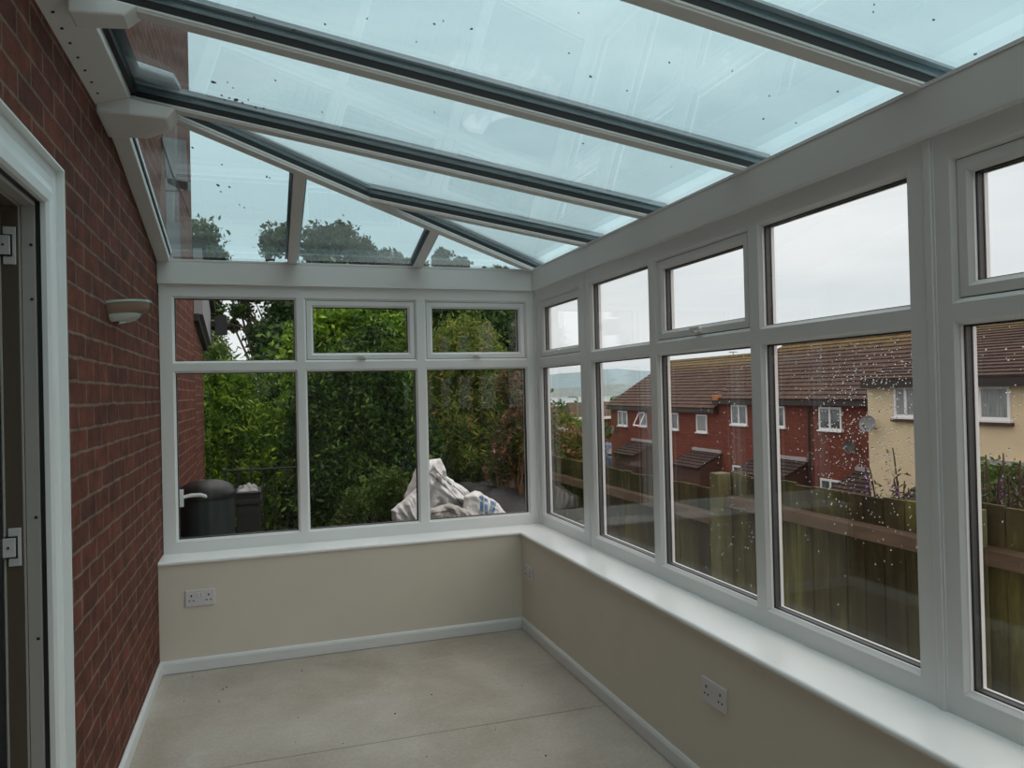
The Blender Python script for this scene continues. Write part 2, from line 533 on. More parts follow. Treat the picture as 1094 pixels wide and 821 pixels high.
def window_unit(root, to3, u0, u1, lights, zbase=ZS, ztop=ZT):
    """lights: list of (ua, ub, has_sash). one welded frame, panes, gaskets, sashes"""
    holes = []
    for (a, b, sash) in lights:
        holes.append((a, b, Z1, Z2, False))
        holes.append((a, b, Z3, Z4, sash))
    OFF = 0.012
    us = sorted({u0, u1} | {h[0] - OFF for h in holes} | {h[1] + OFF for h in holes})
    zs = sorted({zbase, ztop} | {h[2] - OFF for h in holes} | {h[3] + OFF for h in holes})
    mb = MB()

    def inside(u, z):
        return any(h[0] - OFF < u < h[1] + OFF and h[2] - OFF < z < h[3] + OFF for h in holes)
    for d in (0.0, 0.070):
        for i in range(len(us) - 1):
            for j in range(len(zs) - 1):
                if not inside((us[i] + us[i + 1]) / 2, (zs[j] + zs[j + 1]) / 2):
                    q = [(us[i], d, zs[j]), (us[i + 1], d, zs[j]), (us[i + 1], d, zs[j + 1]), (us[i], d, zs[j + 1])]
                    mb.add([to3(*p) for p in q], [(0, 1, 2, 3)])
    for (a, b, c, e) in ((us[0], zs[0], us[-1], zs[0]), (us[-1], zs[0], us[-1], zs[-1]), (us[-1], zs[-1], us[0], zs[-1]), (us[0], zs[-1], us[0], zs[0])):
        mb.add([to3(a, 0, b), to3(c, 0, e), to3(c, 0.07, e), to3(a, 0.07, b)], [(0, 1, 2, 3)])

    def ring(m, h, prof, mi=0):
        loops = []
        for (o, d) in prof:
            loops.append([to3(h[0] - o, d, h[2] - o), to3(h[1] + o, d, h[2] - o), to3(h[1] + o, d, h[3] + o), to3(h[0] - o, d, h[3] + o)])
        v = [p for l in loops for p in l]
        f = []
        for i in range(len(loops) - 1):
            for k in range(4):
                a, b = i * 4 + k, i * 4 + (k + 1) % 4
                f.append((a, b, b + 4, a + 4))
        m.add(v, f, mi)
    for h in holes:
        if h[4]:
            ring(mb, h, [(OFF, 0), (0.010, 0.003), (0.0, 0.011), (0.0, 0.055), (OFF, 0.070)])
        else:
            ring(mb, h, [(OFF, 0), (0.010, 0.002), (0.003, 0.010), (0.0, 0.012), (0.0, 0.022), (0.004, 0.022), (0.004, 0.048), (-0.004, 0.048), (-0.002, 0.062), (OFF, 0.070)])
    fr = mb.build('frame', UPVC, root)
    w = root['pane_mat']
    gm = MATS[w]
    for h in holes:
        ins = 0.0
        holder = root
        if h[4]:
            # the opening sash: its own bevelled frame, standing just inside the frame rebate
            sb = MB()
            g = 0.0025
            S = (h[0] + g, h[1] - g, h[2] + g, h[3] - g)
            W = 0.038
            inner = (S[0] + W, S[1] - W, S[2] + W, S[3] - W)

            def lp(rect, d):
                return [to3(rect[0], d, rect[2]), to3(rect[1], d, rect[2]), to3(rect[1], d, rect[3]), to3(rect[0], d, rect[3])]

            def infl(rect, o):
                return (rect[0] - o, rect[1] + o, rect[2] - o, rect[3] + o)
            loops = [lp(S, 0.062), lp(S, 0.010), lp(infl(S, -0.0015), 0.0085), lp(infl(inner, 0.012), 0.0085), lp(infl(inner, 0.003), 0.017), lp(inner, 0.019), lp(inner, 0.028),
                     lp(infl(inner, 0.004), 0.028), lp(infl(inner, 0.004), 0.052), lp(infl(inner, -0.003), 0.052), lp(infl(inner, -0.001), 0.068), lp(infl(S, -0.004), 0.068), lp(S, 0.062)]
            v = [p for l in loops for p in l]
            f = []
            for i in range(len(loops) - 1):
                for k in range(4):
                    a, b = i * 4 + k, i * 4 + (k + 1) % 4
                    f.append((a, b, b + 4, a + 4))
            sb.add(v, f)
            sash = sb.build('sash', UPVC, root)
            gk = MB()
            for q in range(4):
                pass
            # gasket in the gap round the sash
            gl = [lp((h[0] + 0.0001, h[1] - 0.0001, h[2] + 0.0001, h[3] - 0.0001), 0.014), lp(S, 0.014)]
            gk.add([p for l in gl for p in l], [(k, (k + 1) % 4, (k + 1) % 4 + 4, k + 4) for k in range(4)])
            gk.build('sash_seal', RUBBER, sash)
            # lever fastener: plate, body and lever
            um = (S[0] + S[1]) / 2
            zc = S[2] + 0.016
            hb = MB()

            def bx(ua, ub, da, db, za, zb_, mi=0):
                P = [to3(ua, da, za), to3(ub, da, za), to3(ub, db, za), to3(ua, db, za), to3(ua, da, zb_), to3(ub, da, zb_), to3(ub, db, zb_), to3(ua, db, zb_)]
                hb.add(P, [(0, 3, 2, 1), (4, 5, 6, 7), (0, 1, 5, 4), (1, 2, 6, 5), (2, 3, 7, 6), (3, 0, 4, 7)], mi)
            bx(um - 0.022, um + 0.022, -0.004, 0.009, zc - 0.011, zc + 0.011)
            bx(um - 0.011, um + 0.013, -0.026, -0.003, zc - 0.010, zc + 0.009)
            bx(um - 0.058 * root['lever'], um + 0.010 * root['lever'], -0.034, -0.024, zc - 0.002, zc + 0.011)
            ho = hb.build('handle', CHROME, sash, bevel=0.002)
            ho['label'] = 'small silver lever fastener'
            holder = sash
            r = inner
            d0, d1 = 0.028, 0.052
        else:
            r = (h[0], h[1], h[2], h[3])
            d0, d1 = 0.022, 0.048
        # rubber gaskets and the spacer bar of the sealed unit
        gb = MB()

        def lp2(rect, o, d):
            return [to3(rect[0] - o, d, rect[2] - o), to3(rect[1] + o, d, rect[2] - o), to3(rect[1] + o, d, rect[3] + o), to3(rect[0] - o, d, rect[3] + o)]

        def strip(seq, mi):
            loops = [lp2(r, o, d) for (o, d) in seq]
            v = [p for l in loops for p in l]
            f = []
            for i in range(len(loops) - 1):
                for k in range(4):
                    a, b = i * 4 + k, i * 4 + (k + 1) % 4
                    f.append((a, b, b + 4, a + 4))
            gb.add(v, f, mi)
        strip([(0.003, d0 - 0.0005), (-0.003, d0 - 0.0005), (-0.003, d0 + 0.004), (-0.0025, d0 + 0.0045)], 0)
        strip([(-0.0025, d0 + 0.0045), (-0.0025, d1 - 0.0055)], 1)
        strip([(-0.0025, d1 - 0.0055), (-0.0035, d1 - 0.005), (-0.0035, d1 + 0.0005), (0.003, d1 + 0.0005)], 0)
        gb.build('gasket', [RUBBER, SPACER], holder)
        pb = MB()
        e = 0.0022
        P = []
        for d in (d0 + 0.002, d1 - 0.002):
            P += [to3(r[0] + e, d, r[2] + e), to3(r[1] - e, d, r[2] + e), to3(r[1] - e, d, r[3] - e), to3(r[0] + e, d, r[3] - e)]
        pb.add(P, [(0, 1, 2, 3), (7, 6, 5, 4), (0, 1, 5, 4), (1, 2, 6, 5), (2, 3, 7, 6), (3, 0, 4, 7)])
        pb.build('pane', gm, holder)
    return fr


def E3(u, d, z):
    return (u, d, z)


def R3(u, d, z):
    return (d, u, z)


def B3(u, d, z):
    return (u, YREAR - d, z)


w1 = empty('window_1', (-1.12, 0, ZS), 'white framed end window facing the shrubs, two top vents over three tall panes', 'window', kind='structure')
w1['pane_mat'] = 'end_window_glass'
w1['lever'] = 1
window_unit(w1, E3, -2.236, 0.0, [(-2.158, -1.5095, False), (-1.4425, -0.793, True), (-0.7202, -0.0699, True)])
w2 = empty('window_2', (0, -0.4, ZS), 'narrow white window light nearest the far corner, small vent above', 'window', kind='structure')
w2['pane_mat'] = 'window_glass'
w2['lever'] = 1
window_unit(w2, R3, -0.79, -0.001, [(-0.710, -0.074, True)])
w3 = empty('window_3', (0, -1.9, ZS), 'three-light white side window whose middle light has an opening vent', 'window', kind='structure')
w3['pane_mat'] = 'window_glass'
w3['lever'] = 1
window_unit(w3, R3, -3.045, -0.80, [(-1.5065, -0.875, False), (-2.255, -1.588, True), (-2.9685, -2.334, False)])
w4 = empty('window_4', (0, -4.2, ZS), 'white side window nearest the camera with a wide vent sash', 'window', kind='structure')
w4['pane_mat'] = 'window_glass'
w4['lever'] = 1
window_unit(w4, R3, -5.34, -3.055, [(-3.774, -3.124, True), (-4.49, -3.84, False), (-5.2, -4.55, True)])
# white lever handle seen at the left edge of the end window
hb = MB()
hb.box(-2.158, -2.135, 0.070, 0.080, 0.845, 0.945)
hb.box(-2.150, -2.138, 0.080, 0.105, 0.885, 0.905)
hb.tube([(-2.146, 0.107, 0.895), (-2.10, 0.112, 0.903), (-2.05, 0.113, 0.903), (-2.022, 0.112, 0.893), (-2.018, 0.112, 0.885)], [0.010, 0.011, 0.011, 0.010, 0.007], 12)
h = hb.build('handle', plain('handle_white', (0.85, 0.85, 0.85), 0.3), w1, bevel=0.002)
h['label'] = 'white lever handle at the left edge'

# couplers between the side window units
for i, (y, lab) in enumerate(((-0.795, 'slim white joint strip between the first and second side windows'), (-3.05, 'ribbed white coupling strip between the two nearest side windows'))):
    mb = MB()
    w = 0.012 if i == 0 else 0.017
    mb.box(-0.003, 0.07, y - w, y + w, ZS, ZT - 0.001)
    if i:
        mb.box(-0.008, 0.0, y - 0.010, y + 0.010, ZS, ZT - 0.001)
    else:
        mb.box(-0.0045, 0.0, y - 0.004, y + 0.004, ZS, ZT - 0.001)
    struct(mb.build('trim_%d' % (i + 1), UPVC, None, bevel=0.002), lab, 'trim')
# corner cover strip in the far corner
mb = MB()
mb.box(-0.010, 0.07, -0.010, 0.07, ZS, ZT - 0.001)
struct(mb.build('trim_3', UPVC, None, bevel=0.003), 'white corner post where the end and side windows meet', 'trim')

# ------------------------------------------------------------------ dwarf walls, sills, skirting, floor
WX, WY = -0.202, -0.207
mb = MB()
mb.box(XL, 0.10, WY, 0.10, -0.3, ZS - 0.022)
struct(mb.build('wall_end', PLASTER), 'low cream plastered wall under the end window', 'wall')
mb = MB()
mb.box(WX, 0.10, YREAR, WY, -0.3, ZS - 0.022)
struct(mb.build('wall_right', PLASTER), 'long low cream plastered wall under the side windows', 'wall')
mb = MB()
mb.box(XL, 0.10, YREAR - 0.10, YREAR, -0.3, 2.8)
struct(mb.build('wall_rear', PLASTER), 'cream plastered wall behind the camera', 'wall')
# L-shaped window board, bull-nosed front
mb = MB()
zt, zb = ZS, ZS - 0.022


def board(path_in, path_out):
    # cross sections from the glass side to the rounded nose
    prof = [(0.0, 0.0), (1.0, 0.0)]
    return prof


def nose(pts_fn):
    secs = []
    for k in range(9):
        t = math.pi / 2 - math.pi * k / 8
        secs.append((0.011 * math.cos(t), 0.011 * math.sin(t)))
    return secs


def sill_loop(o, z):
    """front edge polyline of the board at overhang o"""
    return [(XL + 0.001, WY - o, z), (WX - o, WY - o, z), (WX - o, YREAR, z)]


rows = [[(XL + 0.001, 0.069, zt), (0.069, 0.069, zt), (0.069, YREAR, zt)]]
for k in range(9):
    t = math.pi / 2 - math.pi * k / 8
    rows.append(sill_loop(0.004 + 0.011 * math.cos(t), (zt + zb) / 2 + 0.011 * math.sin(t)))
rows.append([(XL + 0.001, 0.069, zb), (0.069, 0.069, zb), (0.069, YREAR, zb)])
v = [p for r_ in rows for p in r_]
f = []
for i in range(len(rows)):
    for k in range(2):
        a, b = i * 3 + k, i * 3 + k + 1
        n_ = ((i + 1) % len(rows)) * 3
        f.append((a, b, n_ + k + 1, n_ + k))
mb.add(v, f)
f = []
so = mb.build('trim_4', SILLM)
struct(so, 'glossy white L-shaped window board running along both low walls', 'window board')

# skirting boards
SK_T, SK_H = 0.014, 0.070


def skirting(name, pts, label, mat=SKIRT):
    """pts: wall line, board lies on its left side given by normals"""
    m = MB()
    prof = [(0, 0.003), (SK_T, 0.003), (SK_T, SK_H - 0.016), (SK_T - 0.003, SK_H - 0.007), (SK_T - 0.008, SK_H), (0, SK_H)]
    rows_ = []
    for (x, y, nx, ny) in pts:
        rows_.append([(x + nx * a, y + ny * a, z) for (a, z) in prof])
    n = len(prof)
    v_ = [p for r_ in rows_ for p in r_]
    f_ = []
    for i in range(len(rows_) - 1):
        for k in range(n):
            a, b = i * n + k, i * n + (k + 1) % n
            f_.append((a, b, b + n, a + n))
    f_.append(tuple(range(n)))
    f_.append(tuple(range((len(rows_) - 1) * n, len(rows_) * n)))
    m.add(v_, f_)
    return struct(m.build(name, mat), label, 'skirting board')


skirting('baseboard_end', [(XL + 0.002, WY, 0, -1), (WX - 0.001, WY, -1, -1)], 'white skirting board at the foot of the end wall')
skirting('baseboard_right', [(WX, WY - 0.001, -1, -1), (WX, YREAR, -1, 0)], 'white skirting board at the foot of the long low side wall')
skirting('baseboard_left', [(XL, WY, 1, -1), (XL, -2.242, 1, 0)], 'white skirting board at the foot of the brick wall')

# floor of large chipboard sheets with open joints
mb = MB()
g = 0.0022
ys = [YREAR, -4.02, -2.70, -1.396, WY]
for i in range(4):
    y0, y1 = ys[i] + g, ys[i + 1] - (g if i < 3 else -0.0)
    sk = 0.014
    mb.hexa([(XL, y0 + sk * (i > 0), -0.02), (WX, y0 - sk * (i > 0), -0.02), (WX, y1 - sk * (i < 3), -0.02), (XL, y1 + sk * (i < 3), -0.02)],
            [(XL, y0 + sk * (i > 0), 0), (WX, y0 - sk * (i > 0), 0), (WX, y1 - sk * (i < 3), 0), (XL, y1 + sk * (i < 3), 0)])
struct(mb.build('floor', FLOORM), 'pale dusty sheet-board floor with thin joints', 'floor')
mb = MB()
mb.box(XL, WX, YREAR, WY, -0.30, -0.021)
struct(mb.build('floor_base', plain('dark_subfloor', (0.05, 0.04, 0.03), 0.9)), 'dark underlayer showing in the floor joints', 'floor')
# small litter on the floor
mb = MB()
for k in range(12):
    px, py = random.uniform(180, 620), random.uniform(700, 815)
    p = at(px, py, 2, 0.0)
    if not (XL + 0.05 < p[0] < WX - 0.05 and p[1] < WY - 0.05):
        continue
    s_ = random.uniform(0.0012, 0.003)
    a = random.uniform(0, 3)
    dx, dy = math.cos(a) * s_ * 2, math.sin(a) * s_ * 2
    mb.hexa([(p[0] - dx, p[1] - dy, 0.0), (p[0] + dy * .5, p[1] - dx * .5, 0.0), (p[0] + dx, p[1] + dy, 0.0), (p[0] - dy * .5, p[1] + dx * .5, 0.0)],
            [(p[0] - dx * .8, p[1] - dy * .8, 0.003), (p[0] + dy * .4, p[1] - dx * .4, 0.003), (p[0] + dx * .8, p[1] + dy * .8, 0.003), (p[0] - dy * .4, p[1] + dx * .4, 0.003)])
for (px, py) in ((583, 808), (422, 763), (238, 737), (234, 750), (242, 735)):
    p = at(px, py, 2, 0.0)
    s_ = 0.0045
    mb.hexa([(p[0] - s_, p[1] - s_, 0), (p[0] + s_, p[1] - s_ * .6, 0), (p[0] + s_, p[1] + s_, 0), (p[0] - s_ * .5, p[1] + s_, 0)],
            [(p[0] - s_ * .6, p[1] - s_ * .6, 0.003), (p[0] + s_ * .6, p[1] - s_ * .4, 0.003), (p[0] + s_ * .6, p[1] + s_ * .6, 0.003), (p[0] - s_ * .3, p[1] + s_ * .6, 0.003)])
tag(mb.build('floor_debris', HOLE), 'scattered dark crumbs and specks on the floor', 'debris', kind='stuff')

# ------------------------------------------------------------------ brick wall of the house with the doorway
DY0, DY1, DZ = -3.32, -2.30, 2.03
mb = MB()
Y_UP, Y_LOW = 2.255, 3.161
mb.box(-2.50, XL, YREAR - 0.3, DY0, -0.6, 7.0)
mb.box(-2.50, XL, DY0, DY1, DZ, 7.0)
mb.box(-2.50, XL, DY1, Y_UP, -0.6, 7.0)
WL = struct(mb.build('wall_left', BRICKM, org=(0, 0, 0.036)), 'red brick house wall on the left carrying the lamp and the doorway', 'wall')
# small grey holes left by plugs
for i, (px, py) in enumerate(((92, 553),)):
    p = at(px, py, 0, XL)
    mb = MB()
    mb.tube([(XL - 0.01, p[1], p[2]), (XL + 0.001, p[1], p[2])], 0.006, 10)
    tag(mb.build('plug_hole', HOLE), 'small drilled plug hole in the brick wall beside the doorway', 'hole')

# doorway frame
dr = empty('door_1', (XL, -2.84, 0), 'white plastic doorway frame in the brick wall with the door swung open inwards', 'door', kind='structure')
mb = MB()


def portal(m, ya, yb, ztop, prof, mi=0):
    """profile (o, x) swept round the two sides and the head; o = outwards from the opening"""
    rows_ = []
    for (o, x) in prof:
        rows_.append([(x, yb + o, 0.0), (x, yb + o, ztop + o), (x, ya - o, ztop + o), (x, ya - o, 0.0)])
    v_ = [p for r_ in rows_ for p in r_]
    f_ = []
    for i in range(len(rows_)):
        j = (i + 1) % len(rows_)
        for k in range(3):
            f_.append((i * 4 + k, i * 4 + k + 1, j * 4 + k + 1, j * 4 + k))
    n = len(rows_)
    f_.append(tuple(i * 4 for i in range(n)))
    f_.append(tuple(i * 4 + 3 for i in range(n)))
    m.add(v_, f_, mi)


YI = -2.36
portal(mb, DY0 + 0.06, YI, DZ - 0.045,
       [(0.0, -2.228), (0.0, -2.216), (0.006, -2.208), (0.030, -2.205), (0.052, -2.212), (0.060, -2.219), (0.085, -2.219), (0.092, -2.216), (0.112, -2.216), (0.112, -2.196),
        (0.117, -2.196), (0.117, XL + 0.0005), (0.058, XL + 0.0005), (0.058, -2.40), (0.004, -2.40), (0.004, -2.228)])
mb.build('frame', UPVC, dr)
mb = MB()
portal(mb, DY0 + 0.07, YI - 0.003, DZ - 0.048, [(0.0, -2.238), (0.0, -2.228), (0.006, -2.228), (0.006, -2.238)])
mb.build('seal', RUBBER, dr)
mb = MB()
portal(mb, DY0 + 0.08, YI - 0.012, DZ - 0.058, [(0.0, -2.268), (0.0, -2.239), (0.014, -2.239), (0.014, -2.268)])
portal(mb, DY0 + 0.08, YI - 0.016, DZ - 0.062, [(0.0, -2.274), (0.0, -2.270), (0.014, -2.270), (0.014, -2.274)])
mb.build('jamb', plain('grey_white_jamb', (0.40, 0.38, 0.36), 0.45), dr)
mb = MB()
portal(mb, DY0 + 0.08, YI - 0.020, DZ - 0.066, [(0.0, -2.312), (0.0, -2.274), (0.02, -2.274), (0.02, -2.312)])
o = mb.build('inner_rebate', plain('brown_rebate', (0.10, 0.075, 0.055), 0.6), dr)
o['label'] = 'dark brown inner rebate'
mb = MB()
portal(mb, DY0 + 0.08, YI - 0.024, DZ - 0.070, [(0.0, -2.316), (0.0, -2.312), (0.02, -2.312), (0.02, -2.316)])
mb.build('edge_strip', plain('edge_strip_grey', (0.45, 0.44, 0.40), 0.5), dr)
for z in (1.87, 1.73, 1.17, 0.86):
    mb = MB()
    mb.tube([(-2.247, YI - 0.0135, z), (-2.247, YI - 0.0115, z)], 0.004, 10)
    mb.build('fixing_screw', HOLE, dr)
for z in (1.865, 1.10):
    mb = MB()
    mb.box(-2.306, -2.278, YI - 0.024, YI - 0.0205, z - 0.048, z + 0.048)
    ho = mb.build('hinge', plain('hinge_white', (0.62, 0.62, 0.62), 0.4), dr, bevel=0.001)
    m2 = MB()
    m2.box(-2.313, -2.285, YI - 0.0262, YI - 0.0242, z - 0.028, z + 0.028)
    m2.build('hinge_shadow_gap', HOLE, ho)
    m2 = MB()
    m2.box(-2.318, -2.289, YI - 0.032, YI - 0.0264, z - 0.024, z + 0.024)
    m2.build('hinge_flag', plain('hinge_flag_white', (0.62, 0.62, 0.62), 0.4), ho, bevel=0.001)
    m2 = MB()
    m2.tube([(-2.304, YI - 0.034, z), (-2.304, YI - 0.0318, z)], 0.003, 8)
    m2.build('hinge_pin', HOLE, ho)
mb = MB()
mb.box(-2.326, -2.316, YI - 0.10, YI - 0.03, 0.02, DZ - 0.07)
mb.build('door_gasket', RUBBER, dr)
# the open door leaf, hinged on the far jamb and swung into the house
mb = MB()
mb.box(-3.20, -2.327, YI - 0.10, YI - 0.035, 0.03, DZ - 0.08)
leaf = mb.build('door_leaf', plain('door_leaf_white', (0.60, 0.62, 0.62), 0.4), dr, bevel=0.004)
# dark hallway behind the doorway
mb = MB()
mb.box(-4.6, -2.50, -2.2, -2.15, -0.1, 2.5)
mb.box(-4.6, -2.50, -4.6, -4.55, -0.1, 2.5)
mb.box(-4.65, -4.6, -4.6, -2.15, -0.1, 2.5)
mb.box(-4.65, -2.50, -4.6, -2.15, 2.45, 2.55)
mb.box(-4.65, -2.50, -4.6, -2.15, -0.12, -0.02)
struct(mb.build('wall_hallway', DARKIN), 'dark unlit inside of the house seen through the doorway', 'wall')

# ------------------------------------------------------------------ wall lamp
lp_ = empty('wall_light', (XL, -1.30, 1.82), 'half-bowl uplighter wall lamp on the red brick wall', 'lamp')
c = Vector((XL, -1.30, 1.832))


def halfbowl(m, r0, z0, r1, z1, n=10, seg=24, ell=0.85, thick=0.0):
    rows_ = []
    for i in range(n + 1):
        t = i / n
        a = t * math.pi / 2
        rr = r1 + (r0 - r1) * math.cos(a)
        z = z0 + (z1 - z0) * math.sin(a)
        rows_.append([(c.x + rr * ell * math.sin(math.pi * k / seg), c.y + rr * -math.cos(math.pi * k / seg), c.z + z + 0.14 * rr * ell * math.sin(math.pi * k / seg)) for k in range(seg + 1)])
    v_ = [p for r_ in rows_ for p in r_]
    f_ = []
    w = seg + 1
    for i in range(n):
        for k in range(seg):
            f_.append((i * w + k, i * w + k + 1, (i + 1) * w + k + 1, (i + 1) * w + k))
    m.add(v_, f_)


mb = MB()
halfbowl(mb, 0.152, -0.003, 0.115, -0.038, 5)
halfbowl(mb, 0.148, -0.003, 0.111, -0.036, 5)
mb.build('bowl', plain('lamp_taupe_band', (0.26, 0.17, 0.12), 0.35), lp_, smooth=True)
mb = MB()
halfbowl(mb, 0.158, 0.006, 0.156, -0.003, 2)
halfbowl(mb, 0.148, 0.006, 0.148, -0.003, 2)
seg = 24
v, f = [], []
for k in range(seg + 1):
    for r_ in (0.158, 0.148):
        v.append((c.x + r_ * .85 * math.sin(math.pi * k / seg), c.y - r_ * math.cos(math.pi * k / seg), c.z + 0.006 + 0.14 * r_ * .85 * math.sin(math.pi * k / seg)))
for k in range(seg):
    f.append((2 * k, 2 * k + 1, 2 * k + 3, 2 * k + 2))
mb.add(v, f)
mb.build('glass_rim', plain('lamp_glass_rim', (0.42, 0.52, 0.48), 0.15), lp_)
mb = MB()
halfbowl(mb, 0.112, -0.039, 0.050, -0.064, 8)
mb.build('lower_shade', plain('lamp_frosted', (0.55, 0.63, 0.60), 0.3), lp_, smooth=True)
mb = MB()
mb.box(XL, XL + 0.010, c.y - 0.09, c.y + 0.09, c.z - 0.045, c.z - 0.006)
mb.build('back_plate', plain('lamp_back_dark', (0.06, 0.06, 0.05), 0.5), lp_)

# ------------------------------------------------------------------ sockets


def socket(to3, label, u0, z0):
    """to3(u, d, z): d outwards into the room"""
    root = empty('double_socket', to3(u0, 0, z0), label, 'socket', group='double wall sockets')

    def bx(m, ua, ub, da, db, za, zb_):
        P = [to3(ua, da, za), to3(ub, da, za), to3(ub, db, za), to3(ua, db, za), to3(ua, da, zb_), to3(ub, da, zb_), to3(ub, db, zb_), to3(ua, db, zb_)]
        m.add(P, [(0, 3, 2, 1), (4, 5, 6, 7), (0, 1, 5, 4), (1, 2, 6, 5), (2, 3, 7, 6), (3, 0, 4, 7)])
    m = MB()
    bx(m, u0 - 0.073, u0 + 0.073, 0.0, 0.009, z0 - 0.043, z0 + 0.043)
    m.build('face_plate', PLATE, root, bevel=0.003)
    for s in (-1, 1):
        m = MB()
        bx(m, u0 + s * 0.010 - 0.007, u0 + s * 0.010 + 0.007, 0.009, 0.0125, z0 + 0.006, z0 + 0.030)
        m.build('rocker_switch', PLATE, root, bevel=0.001)
        m = MB()
        cx = u0 + s * 0.043
        bx(m, cx - 0.0035, cx + 0.0035, 0.009, 0.0096, z0 + 0.008, z0 + 0.019)
        bx(m, cx - 0.0145, cx - 0.0065, 0.009, 0.0096, z0 - 0.016, z0 - 0.010)
        bx(m, cx + 0.0065, cx + 0.0145, 0.009, 0.0096, z0 - 0.016, z0 - 0.010)
        m.build('pin_holes', HOLE, root)
    return root


socket(lambda u, d, z: (u, WY - d, z), 'white double socket on the low wall under the end window', -2.036, 0.390)
socket(lambda u, d, z: (WX - d, u, z), 'white double socket on the side wall nearest the camera', -2.291, 0.380)
socket(lambda u, d, z: (WX - d, u, z), 'white double socket on the side wall close to the far corner', -0.34, 0.369)

# ------------------------------------------------------------------ roof
roof = empty('ceiling', (-1.1, -2.6, 2.4), 'aqua tinted glass lean-to roof with white glazing bars', 'roof', kind='structure')
# eaves beams
mb = MB()
mb.hexa([(-0.022, YREAR, ZT), (0.09, YREAR, ZT), (0.09, 0.09, ZT), (-0.022, -0.022, ZT)],
        [(-0.022, YREAR, ZB), (0.09, YREAR, ZB - 0.015), (0.09, 0.09, ZB - 0.015), (-0.022, -0.022, ZB)])
b1 = mb.build('eaves_beam', UPVCT, roof, bevel=0.003)
mb = MB()
mb.hexa([(XL, -0.022, ZT), (-0.022, -0.022, ZT), (0.09, 0.09, ZT), (XL, 0.09, ZT)],
        [(XL, -0.022, ZB), (-0.022, -0.022, ZB), (0.09, 0.09, ZB - 0.018), (XL, 0.09, ZB - 0.018)])
mb.build('eaves_beam', UPVCT, roof, bevel=0.003)
# thin bright glazing trim on top of both beams
mb = MB()
mb.box(-0.024, -0.010, YREAR, -0.03, ZB, ZB + 0.010)
mb.box(XL, -0.03, -0.024, -0.010, ZB, ZB + 0.010)
mb.build('glazing_trim', UPVC, roof)

HIPR = 0.72
XPL = -2.132  # inner edge of the wall plate


def hip_y(x):
    return -0.022 + HIPR * (x + 0.022)


def hip_x(y):
    return -0.022 + (y + 0.022) / HIPR


T_BAR, T_GL, T_CAP = 0.038, 0.020, 0.008
T_W = 0.016  # height of the white lower part of a bar
BW = 0.027
TRAFF = [-0.861, -1.535, -2.273, -3.038, -3.80, -4.56, -5.30]


def bar_y(y, x0, x1, w, o0, o1, cut=None):
    """glazing bar piece running down the main slope at y, between x0 (low) and x1 (wall)"""
    a = [(x0, y - w, zmain(x0) + o0), (x0, y + w, zmain(x0) + o0), (x1, y + w, zmain(x1) + o0), (x1, y - w, zmain(x1) + o0)]
    if cut:
        a[2] = (cut(y + w), y + w, zmain(cut(y + w)) + o0)
        a[3] = (cut(y - w), y - w, zmain(cut(y - w)) + o0)
    t = [(p[0], p[1], p[2] + o1 - o0) for p in a]
    return a, t


def rafter_set(y, x0, x1, cut=None):
    b, t = bar_y(y, x0, x1, BW - 0.003, 0.0, 0.010, cut)
    m = MB()
    m.hexa(b, t)
    b, t = bar_y(y, x0, x1, BW, 0.006, T_W, cut)
    m.hexa(b, t)
    r_ = m.build('rafter', UPVCR, roof, bevel=0.003)
    m = MB()
    b, t = bar_y(y, x0, x1, BW - 0.001, T_W, T_BAR, cut)
    m.hexa(b, t)
    m.build('rubber_seal', RUBBER, r_)
    m = MB()
    b, t = bar_y(y, x0, x1, BW + 0.001, T_BAR, T_BAR + T_GL, cut)
    m.hexa(b, t)
    m.build('edge_spacer', EDGEM, r_)
    m = MB()
    b, t = bar_y(y, x0, x1, BW + 0.022, T_BAR + T_GL + 0.0005, T_BAR + T_GL + T_CAP, cut)
    m.hexa(b, t)
    b, t = bar_y(y, x0, x1, 0.018, T_BAR + T_GL + T_CAP, T_BAR + T_GL + 0.03, cut)
    m.hexa(b, t)
    m.build('bar_capping', ALU, r_)
    return r_


for y in TRAFF:
    if y > -1.5:
        rafter_set(y, 0.09, hip_x(y), cut=lambda yy: hip_x(yy) + 0.02)
    else:
        rafter_set(y, 0.09, XPL - 0.02)

# hip rafter
hipd = Vector((-1, -HIPR, 0)).normalized()
hipn = Vector((hipd.y, -hipd.x, 0))
HX0, HX1 = 0.05, -2.132


def hip_piece(m, w, o0, o1, mi=0, x0=HX0, x1=HX1):
    P = []
    for o in (o0, o1):
        for x, s in ((x0, -1), (x0, 1), (x1, 1), (x1, -1)):
            q = Vector((x, hip_y(x), zmain(x) + o)) + hipn * (s * w)
            P.append(tuple(q))
    m.hexa(P[:4], P[4:], mi)


m = MB()
hip_piece(m, BW - 0.002, -0.006, 0.010)
hip_piece(m, BW + 0.001, 0.004, T_W)
hr = m.build('hip_rafter', UPVCR, roof, bevel=0.003)
m = MB()
hip_piece(m, BW, T_W, T_BAR)
m.build('rubber_seal', RUBBER, hr)
m = MB()
hip_piece(m, BW + 0.001, T_BAR, T_BAR + T_GL)
m.build('edge_spacer', EDGEM, hr)
m = MB()
hip_piece(m, BW + 0.024, T_BAR + T_GL + 0.002, T_BAR + T_GL + T_CAP + 0.002)
m.build('bar_capping', ALU, hr)


def bar_x(x, y0, y1, w, o0, o1, cut=True):
    a = [(x - w, y0, zend(y0) + o0), (x + w, y0, zend(y0) + o0), (x + w, (hip_y(x + w) if cut else y1), 0), (x - w, (hip_y(x - w) if cut else y1), 0)]
    a = [(p[0], p[1], zend(p[1]) + o0) for p in a]
    t = [(p[0], p[1], p[2] + o1 - o0) for p in a]
    return a, t


